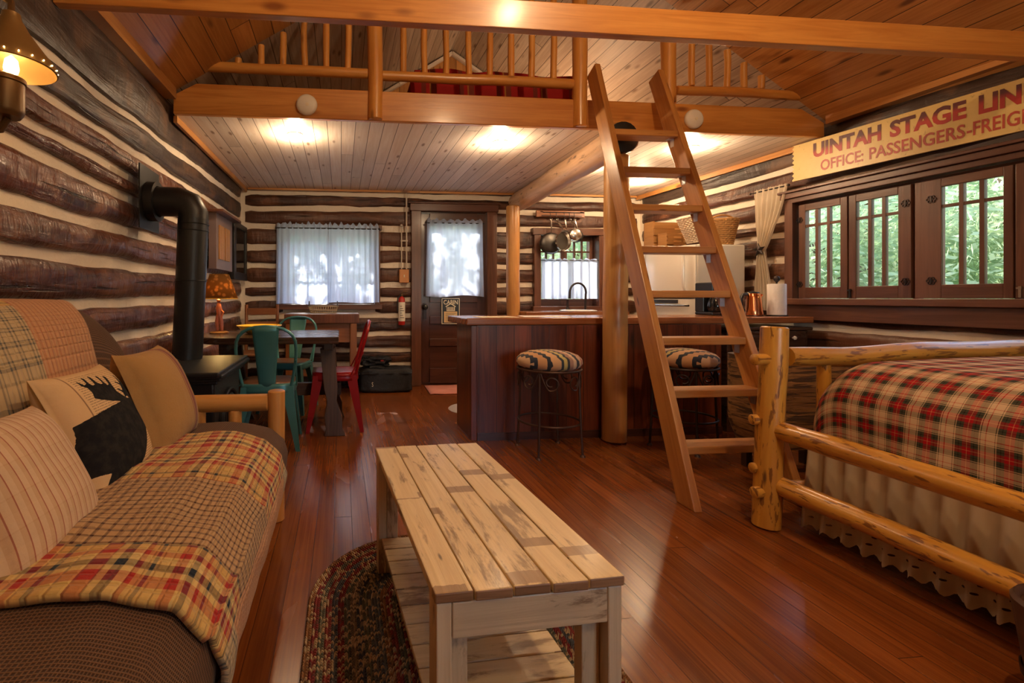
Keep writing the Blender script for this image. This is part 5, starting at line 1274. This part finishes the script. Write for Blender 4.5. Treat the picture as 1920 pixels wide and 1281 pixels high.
pan(HX[2],.078,.07,.135,0,mSteelD,'dark small saucepan third on the wall rack, half behind the bright one',2.9,y=5.50)
pan(HX[3],.076,.075,.13,0,mSteel,'small steel saucepan with its bright round bottom facing the room on the wall rack',3.05,y=5.40)
pan(HX[4],.074,.07,.13,0,mSteelD,'dark small saucepan nearest the log post on the wall rack',2.7,y=5.50)
# coffee maker, kettle, paper towel
cm=thing('coffee_maker','black drip coffee maker with glass carafe on the bar counter','coffee maker',(3.26,3.86,.908))
m=M();m.b2((3.14,3.80,.9085),(3.36,4.0,.935));part('base',m,mBlkP,cm,smooth=False,bevel=.008)
m=M();m.b2((3.285,3.80,.935),(3.36,4.0,1.18));m.b2((3.14,3.90,.935),(3.285,4.0,1.08));part('water_tank',m,mBlkP,cm,smooth=False,bevel=.008)
m=M();m.b2((3.14,3.80,1.09),(3.285,4.0,1.19));part('filter_head',m,mBlkP,cm,smooth=False,bevel=.01)
m=M();m.b2((3.286,3.797,.94),(3.296,3.803,1.185));part('trim',m,mSteel,cm,smooth=False)
m=M();put_text(m,'coffee',lambda x,y,h:(3.165+y,3.7985-h,1.105+x),.0,.07,.0,.018);part('lettering',m,mPlast,cm,smooth=False)
m=M();m.lathe([(.001,.936),(.050,.938),(.062,.96),(.064,.99),(.052,1.04),(.044,1.06),(.046,1.068)],(3.21,3.845,0),28);part('carafe',m,mBlkG,cm)
m=M();m.tube([(3.165,3.81,1.05),(3.140,3.785,1.03),(3.138,3.785,.98),(3.163,3.80,.955)],.008,6);part('carafe_handle',m,mBlkP,cm)
kt=thing('copper_kettle','shiny copper electric kettle between the coffee maker and the paper towel roll','kettle',(3.42,3.72,.908))
KX,KY=3.385,3.66
m=M();m.lathe([(.001,.914),(.072,.914),(.074,.93),(.069,.955),(.060,1.05),(.054,1.085),(.050,1.095)],(KX,KY,0),36);part('body',m,mCopper,kt)
m=M();m.lathe([(.078,.9085),(.078,.914),(.001,.9145)],(KX,KY,0),28);m.lathe([(.052,1.094),(.047,1.104),(.02,1.108),(.001,1.118)],(KX,KY,0),28);part('lid',m,mBlkP,kt)
m=M();m.tube([(KX-.05,KY-.01,1.085),(KX-.10,KY-.02,1.085),(KX-.122,KY-.022,1.05),(KX-.118,KY-.022,.99),(KX-.085,KY-.018,.95)],[.010,.013,.014,.013,.008],8);part('handle',m,mBlkP,kt)
m=M();m.tube([(KX+.05,KY-.01,1.06),(KX+.072,KY-.015,1.085)],[.016,.009],8);part('spout',m,mCopper,kt)
pt=thing('paper_towel_roll','white paper towel roll on a holder at the right end of the bar counter','paper towel',(3.55,3.62,.908))
TX2,TY2=3.565,3.62
m=M();m.lathe([(.020,.918),(.064,.918),(.065,.93),(.064,1.165),(.060,1.172),(.020,1.173)],(TX2,TY2,0),40);part('roll',m,mPaper,pt)
m=M();m.lathe([(.075,.9085),(.075,.916),(.007,.918),(.007,1.185),(.012,1.19),(.022,1.205),(.023,1.22),(.014,1.235),(.001,1.238)],(TX2,TY2,0),24);part('holder',m,mIronD,pt)
# ================================================================== LEFT WALL ITEMS near the corner
nL=Vector((.9997,-.0242,0))
def PL(u,z,o): return Vector((xl(u),u,z))+nL*o
def lbox(m,u0,u1,z0,z1,o0,o1):
    i=m.add([PL(u0,z0,o0),PL(u1,z0,o0),PL(u1,z0,o1),PL(u0,z0,o1),PL(u0,z1,o0),PL(u1,z1,o0),PL(u1,z1,o1),PL(u0,z1,o1)])
    for f in ((0,3,2,1),(4,5,6,7),(0,1,5,4),(3,7,6,2),(0,4,7,3),(1,2,6,5)): m.face([i+k for k in f],[((z0,z0,z0,z0,z1,z1,z1,z1)[k],(u0,u1,u1,u0)[k%4]+(o0,o0,o1,o1)[k%4]) for k in f])
gf=thing('framed_glass_panel','tall black framed glass picture in the back left corner','picture frame',PL(5.36,1.2,.06))
m=M();lbox(m,5.02,5.10,1.25,1.86,.062,.11);lbox(m,5.58,5.65,1.25,1.86,.062,.10);lbox(m,5.10,5.58,1.25,1.33,.062,.10);lbox(m,5.10,5.58,1.80,1.86,.062,.10);part('frame',m,mBlack,gf,smooth=False,bevel=.004)
m=M();lbox(m,5.10,5.58,1.33,1.80,.066,.075);part('picture',m,plain('dark_print',(.06,.055,.07),.1),gf,smooth=False)
m=M();lbox(m,5.10,5.58,1.33,1.80,.085,.088);part('glass',m,mGlass,gf,smooth=False)
sh=thing('wall_cabinet','small wall cabinet with orange slatted doors on the left wall behind the pipe','wall cabinet',PL(4.6,1.35,.06))
m=M();lbox(m,4.30,4.84,1.31,1.80,.062,.13);part('carcass',m,plain('grey_purple_board',(.17,.12,.12),.5),sh,smooth=False,bevel=.003)
m=M();lbox(m,4.24,4.92,1.80,1.822,.062,.20);part('shelf',m,mTrim,sh,smooth=False,bevel=.003)
for a in (4.36,4.56):
    m=M()
    for k in range(3): lbox(m,a+k*.055,a+k*.055+.045,1.40,1.70,.131,.142)
    part('slatted_door',m,mCrate,sh,smooth=False)
# ================================================================== CURTAINS
def rod(name,a,b,r,lab,mat=None):
    m=M();m.tube([a,b],r,8);m.ball(a,r*1.8,8,6);m.ball(b,r*1.8,8,6);return tag(part(name,m,mat or mIronD),lab,'curtain rod')
rod('curtain_rod',(-.745,5.615,1.862),(.445,5.615,1.862),.007,'thin dark rod across the curtained back window')
def drape(name,lab,x0,x1,zt,zb,y,folds,amp,mat,flare=0,ruf=.03,cat='curtain',wav=0):
    m=M()
    def f(u,v):
        x=x0+(x1-x0)*u;z=zt-(zt-zb)*v
        cx=(x0+x1)/2;x=cx+(x-cx)*(1+flare*v)
        g=math.sin(u*folds*2*PI+1.3*nz(u*6,v*1.2))
        a=amp*(.35+.65*min(1,v*3));
        if v<.05: a=amp*.8; z+=ruf*(.9*abs(nz(u*14,x0))+.3*math.sin(u*folds*6))*(1 if v<.001 else 0)
        if v>.999: z+=wav*math.sin(u*7)
        return (x,y+a*g+amp*.5*nz(u*9,v*2),z)
    m.grid(f,int(folds*12),26,uv=lambda u,v:(u,v));return tag(part(name,m,mat,autos=False),lab,cat)
drape('sheer_curtain','left sheer white curtain panel on the back window',-.74,-.155,1.905,.985,5.615,9,.011,mSheer,.03,.05,wav=.006)
drape('sheer_curtain','right sheer white curtain panel on the back window',-.15,.435,1.905,1.0,5.615,9,.011,mSheer,.02,.05,wav=.006)
rod('curtain_rod',(1.01,5.675,1.955),(1.715,5.675,1.955),.006,'thin rod holding the sheer curtain on the door')
drape('door_curtain','sheer white curtain over the door glass',1.02,1.70,1.99,1.075,5.668,8,.010,mSheer,.05,.04,wav=-.012)
rod('curtain_rod',(2.43,5.70,1.52),(3.20,5.70,1.52),.005,'thin rod across the middle of the kitchen window')
drape('cafe_curtain','sheer white cafe curtain across the lower half of the kitchen window',2.45,3.18,1.53,1.045,5.70,8,.010,mSheer,0,.03)
# right-wall curtain tied with an iron star
m=M()
def tied(u,v):
    z=2.03-(2.03-.945)*v
    w0,w1=.30,.075
    if v<.5: k=(v/.5)**1.5;w=w0+(w1-w0)*k;c=3.895+.085*k
    else: k=(v-.5)/.5;w=w1+(.16-w1)*math.sin(min(1,k*1.3)*PI/2);c=3.98-.02*k
    g=math.sin(u*6*2*PI+nz(u*5,v*3));uu=c+(u-.5)*w*(1 if v>.06 else 1.05)
    o=.10+.018*g*(.5+.5*min(1,v*3))+.01*nz(u*8,v*4)
    return PR(uu,z+(.02*abs(nz(u*25,2)) if v<.001 else 0),o)
m.grid(tied,72,40,uv=lambda u,v:(u,v));tag(part('tied_curtain',m,mSheerC,autos=False),'cream curtain gathered by an iron star at the left of the right wall window','curtain')
m=M();pts=[]
for k in range(10):
    a=PI/2+k*PI/5+.12;r=.062 if k%2==0 else .026;pts.append((r*math.cos(a),r*math.sin(a)))
i=m.add([PR(3.975-x,1.487+z,.135) for x,z in pts]+[PR(3.975-x,1.487+z,.129) for x,z in pts]+[PR(3.975,1.487,.147),PR(3.975,1.487,.129)])
for k in range(10):
    j=(k+1)%10;m.face([i+k,i+j,i+20]);m.face([i+10+j,i+10+k,i+21]);m.face([i+k,i+10+k,i+10+j,i+j])
tag(part('iron_star',m,mIronD,smooth=False),'dark iron star tieback holding the cream curtain','tieback')
rod('curtain_rod',tuple(PR(4.09,2.015,.10)),tuple(PR(3.73,2.015,.10)),.006,'short rod carrying the cream tied curtain')
# ================================================================== SIGN
sg=thing('stage_line_sign','long yellow sign with red stage line lettering above the right wall window','sign',PR(2.9,2.16,.08))
SL=1.72;S0=3.67
def SP(s,t,h):   # s along the board from its far end, t up, h out of the face
    u=S0-s;z=2.028+t-.020*s
    return PR(u,z,.128+h-.010*t)
m=M();top=.295;edge=[(0,0)]
k=0
while k<16:
    edge.append(((.012 if k%2 else -.006)+.005*nz(k,7),top*(k+.5)/16));k+=1
edge.append((0,top));P=[(SL,0),(SL,top)]+edge[::-1]
n=len(P);i=m.add([SP(s,t,0) for s,t in P]+[SP(s,t,-.02) for s,t in P])
m.face([i+k for k in range(n)],[(s,t) for s,t in P]);m.face([i+n+k for k in range(n)][::-1])
for k in range(n): j=(k+1)%n;m.face([i+k,i+n+k,i+n+j,i+j])
part('board',m,mSignY,sg,smooth=False)
def px2s(x,y):
    a=(x-728)/900;ya=math.radians(5.58);rx=math.sin(ya)+a*math.cos(ya);ry=math.cos(ya)-a*math.sin(ya)
    # intersect with sign face line
    b=PR(YB,0,.128);d=Vector((-.05046,1,0));det=rx*(-d.y)+d.x*ry;t=(b.x*(-d.y)+d.x*b.y)/det
    return S0-t*ry
fr=lambda s,t,h:SP(s,t,h)
m=M();
for w,xa,xb in (('UINTAH',1523,1650),('STAGE',1666,1809)):
    put_text(m,w,fr,px2s(xa,0),px2s(xb,0),.152,.268,.0015,.04)
s0=px2s(1832,0);put_text(m,'LINES',fr,s0,s0+.30,.152,.268,.0015,.04)
part('lettering',m,mSignR,sg,smooth=False,label='big red and black shaded lettering')
m=M();put_text(m,'OFFICE:',fr,px2s(1537,0),px2s(1617,0),.035,.120,.0015,.018);put_text(m,'PASSENGERS',fr,px2s(1628,0),px2s(1807,0),.035,.120,.0015,.018)
put_text(m,'-FREIGHT',fr,px2s(1810,0),px2s(1810,0)+.335,.035,.120,.0015,.018)
part('small_lettering',m,mSignR2,sg,smooth=False,label='smaller red lettering')
# shift lettering gradient: object origin sits near the middle of the big letters
# ================================================================== ADDED FILL LAMPS: BEHIND THE VIEWER, UNDER THE RIDGE, IN THE LOFT
ch=thing('added_lantern','added unseen lantern hanging over the sitting area behind the viewer','added lamp',(1.2,-.7,2.6))  # unseen lantern added to raise the room's brightness
m=M();m.tube([(1.2,-.7,2.75),(1.2,-.7,3.95)],.008,6);part('rod',m,mBrass,ch)
m=M();m.lathe([(.02,2.76),(.05,2.74),(.16,2.66),(.17,2.65)],(1.2,-.7,0),28);part('shade',m,mBr2,ch)
m=M();m.ball((1.2,-.7,2.62),.04,14,8);part('bulb',m,mBulb,ch)
point('added_lantern_light',(1.2,-.7,2.56),16,(1,.74,.47),.06)
hl=thing('added_hanging_lamp','added unseen lamp hanging high under the ridge in front of the loft','added lamp',(1.3,.7,3.3))  # lamp added out of view to brighten roof, beams and loft front
m=M();m.tube([(1.3,.7,3.42),(1.3,.7,4.03)],.008,6);part('rod',m,mBrass,hl)
m=M();m.lathe([(.02,3.43),(.05,3.41),(.12,3.36),(.125,3.35)],(1.3,.7,0),28);part('shade',m,mBr2,hl)
m=M();m.ball((1.3,.7,3.33),.035,14,8);part('bulb',m,mBulb,hl)
point('added_hanging_lamp_light',(1.3,.7,3.28),42,(1,.68,.38),.05)
ll=thing('added_loft_lamp','small added unseen lamp on the loft floor beside the loft bed','lamp',(2.3,4.6,2.40))  # hidden lamp added to brighten the loft roof
m=M();m.lathe([(.06,2.402),(.06,2.415),(.012,2.425),(.012,2.60)],(2.25,4.9,0),16);part('base',m,mBrass,ll)
m=M();m.ball((2.25,4.9,2.64),.03,12,8);part('bulb',m,mBulb,ll)
point('added_loft_lamp_light',(2.25,4.9,2.70),9,(1,.70,.42),.05)
# ================================================================== OUTDOORS
m=M();m.grid(lambda u,v:(-30+70*u,-30+70*v,-.45+.12*nz(u*9,v*9)),40,40);struct('ground',m,mGround)
m=M();m.grid(lambda u,v:(-38+90*u,17+26*v,-.6+11.0*min(1,v*1.6)**.8+1.6*nz(u*9,v*5)+.5*nz(u*30,v*16)),70,26);struct('sky_screen_hill',m,mHill)  # hill added to screen the sky glare behind the curtains
def tree(loc,h,lab,grp,seed,leaf=1500,lean=0,r=.09,crown=(1.5,1.5,1.6),cz=.62,ls=.13):
    rnd=random.Random(seed);X,Y,Z=loc
    t=thing('tree',lab,'tree',loc,grp)
    m=M();pa=[(X+lean*f*f+.12*nz(f*3,seed),Y+.10*nz(f*3,seed+9),Z+h*f) for f in [k/10 for k in range(11)]];m.tube(pa,[r*(1-.07*k) for k in range(11)],8)
    for k in range(9):
        f=.22+.07*k;a=rnd.random()*6.28;b=Vector(pa[int(f*10)]);L=.55+.6*rnd.random();e=b+Vector((math.cos(a)*L,math.sin(a)*L,L*.65));mid=b.lerp(e,.5)+Vector((0,0,.08));m.tube([b,mid,e],[r*.42,r*.28,r*.1],6)
    part('trunk',m,mTrunk,t)
    if leaf:
        m=M();c=Vector((X+lean*cz*cz,Y,Z+h*cz))
        for k in range(leaf):
            d=Vector((rnd.gauss(0,1),rnd.gauss(0,1),rnd.gauss(0,1))).normalized()*(rnd.random()**.45)
            p=c+Vector((d.x*crown[0],d.y*crown[1],d.z*crown[2]))
            a=Vector((rnd.gauss(0,1),rnd.gauss(0,1),rnd.gauss(0,1))).normalized();b=a.orthogonal().normalized();s=ls*(.6+.8*rnd.random())
            i=m.add([p-a*s,p+b*s*.45,p+a*s,p-b*s*.45]);m.face([i,i+1,i+2,i+3])
        part('foliage',m,mLeaf,t,smooth=False)
    return t
GR='trees outside the right wall window'
for k,(x,y,h) in enumerate(((6.6,2.6,3.2),(7.4,4.4,3.6),(6.4,5.9,3.0),(8.4,6.9,4.2),(9.2,3.2,4.4),(9.8,5.4,4.6),(7.6,8.8,4.0),(11.5,7.5,5.0),(8.6,10.6,4.6),(12.2,10.4,5.2),(7.0,1.0,3.4))):
    tree((x,y,-.45),h,'leafy green tree seen through the right wall window',GR,k+3,9000,0,.07,(1.35,1.35,h*.47),.55,.055)
GB='slender trees outside the back windows'
for k,(x,y,h,le) in enumerate(((-1.0,8.3,5.5,.3),(-.05,7.9,5.2,-.3),(.6,9.6,6,.5),(1.9,8.6,5.6,-.5),(-2.2,10.5,6,.2),(2.6,11.5,6,.2))):
    tree((x,y,-.45),h,'slender tree shading the curtained back window and door from outside',GB,k+40,0 if k==3 else 230,le,.085,(1.5,1.1,1.1),.80,.14)
for k,(x,y,h) in enumerate(((3.4,10.5,3.6),(5.0,9.2,3.6),(4.0,13.5,4.5))):
    tree((x,y,-.45),h,'leafy tree seen through the top panes of the kitchen window','trees outside the kitchen window',k+70,1800,0,.07,(1.2,1.2,h*.42),.6,.13)
# ================================================================== SUN, SKY, CAMERA
su=bpy.data.lights.new('sun','SUN');su.energy=6.0;su.angle=.012;su.color=(1,.93,.82);so_=bpy.data.objects.new('sun',su);COL.objects.link(so_)
dirv=Vector((.10,-1.0,-.78));so_.rotation_euler=dirv.to_track_quat('-Z','Y').to_euler();so_.location=(0,20,16)
W=bpy.data.worlds.new('sky');SC.world=W;W.use_nodes=True;nt=W.node_tree;bg_=nt.nodes['Background'];sk=nt.nodes.new('ShaderNodeTexSky');sk.sky_type='NISHITA';sk.sun_disc=False;sk.sun_elevation=math.radians(38);sk.sun_rotation=math.radians(0);sk.air_density=1.0;sk.dust_density=1.5
nt.links.new(sk.outputs[0],bg_.inputs[0]);bg_.inputs[1].default_value=.68
cam=bpy.data.cameras.new('camera');co=bpy.data.objects.new('camera',cam);COL.objects.link(co);SC.camera=co
co.location=(0,0,1.06);co.rotation_euler=(PI/2,0,-math.radians(5.58));cam.sensor_width=36;cam.lens=36*900/1920;cam.shift_x=(960-728)/1920;cam.shift_y=-(640.5-558)/1920;cam.clip_start=.05
SC.view_settings.view_transform='Standard';SC.view_settings.look='None';SC.view_settings.exposure=1.2;SC.view_settings.gamma=1.0;SC.view_settings.use_curve_mapping=False
SC.cycles.max_bounces=8;SC.cycles.transparent_max_bounces=12
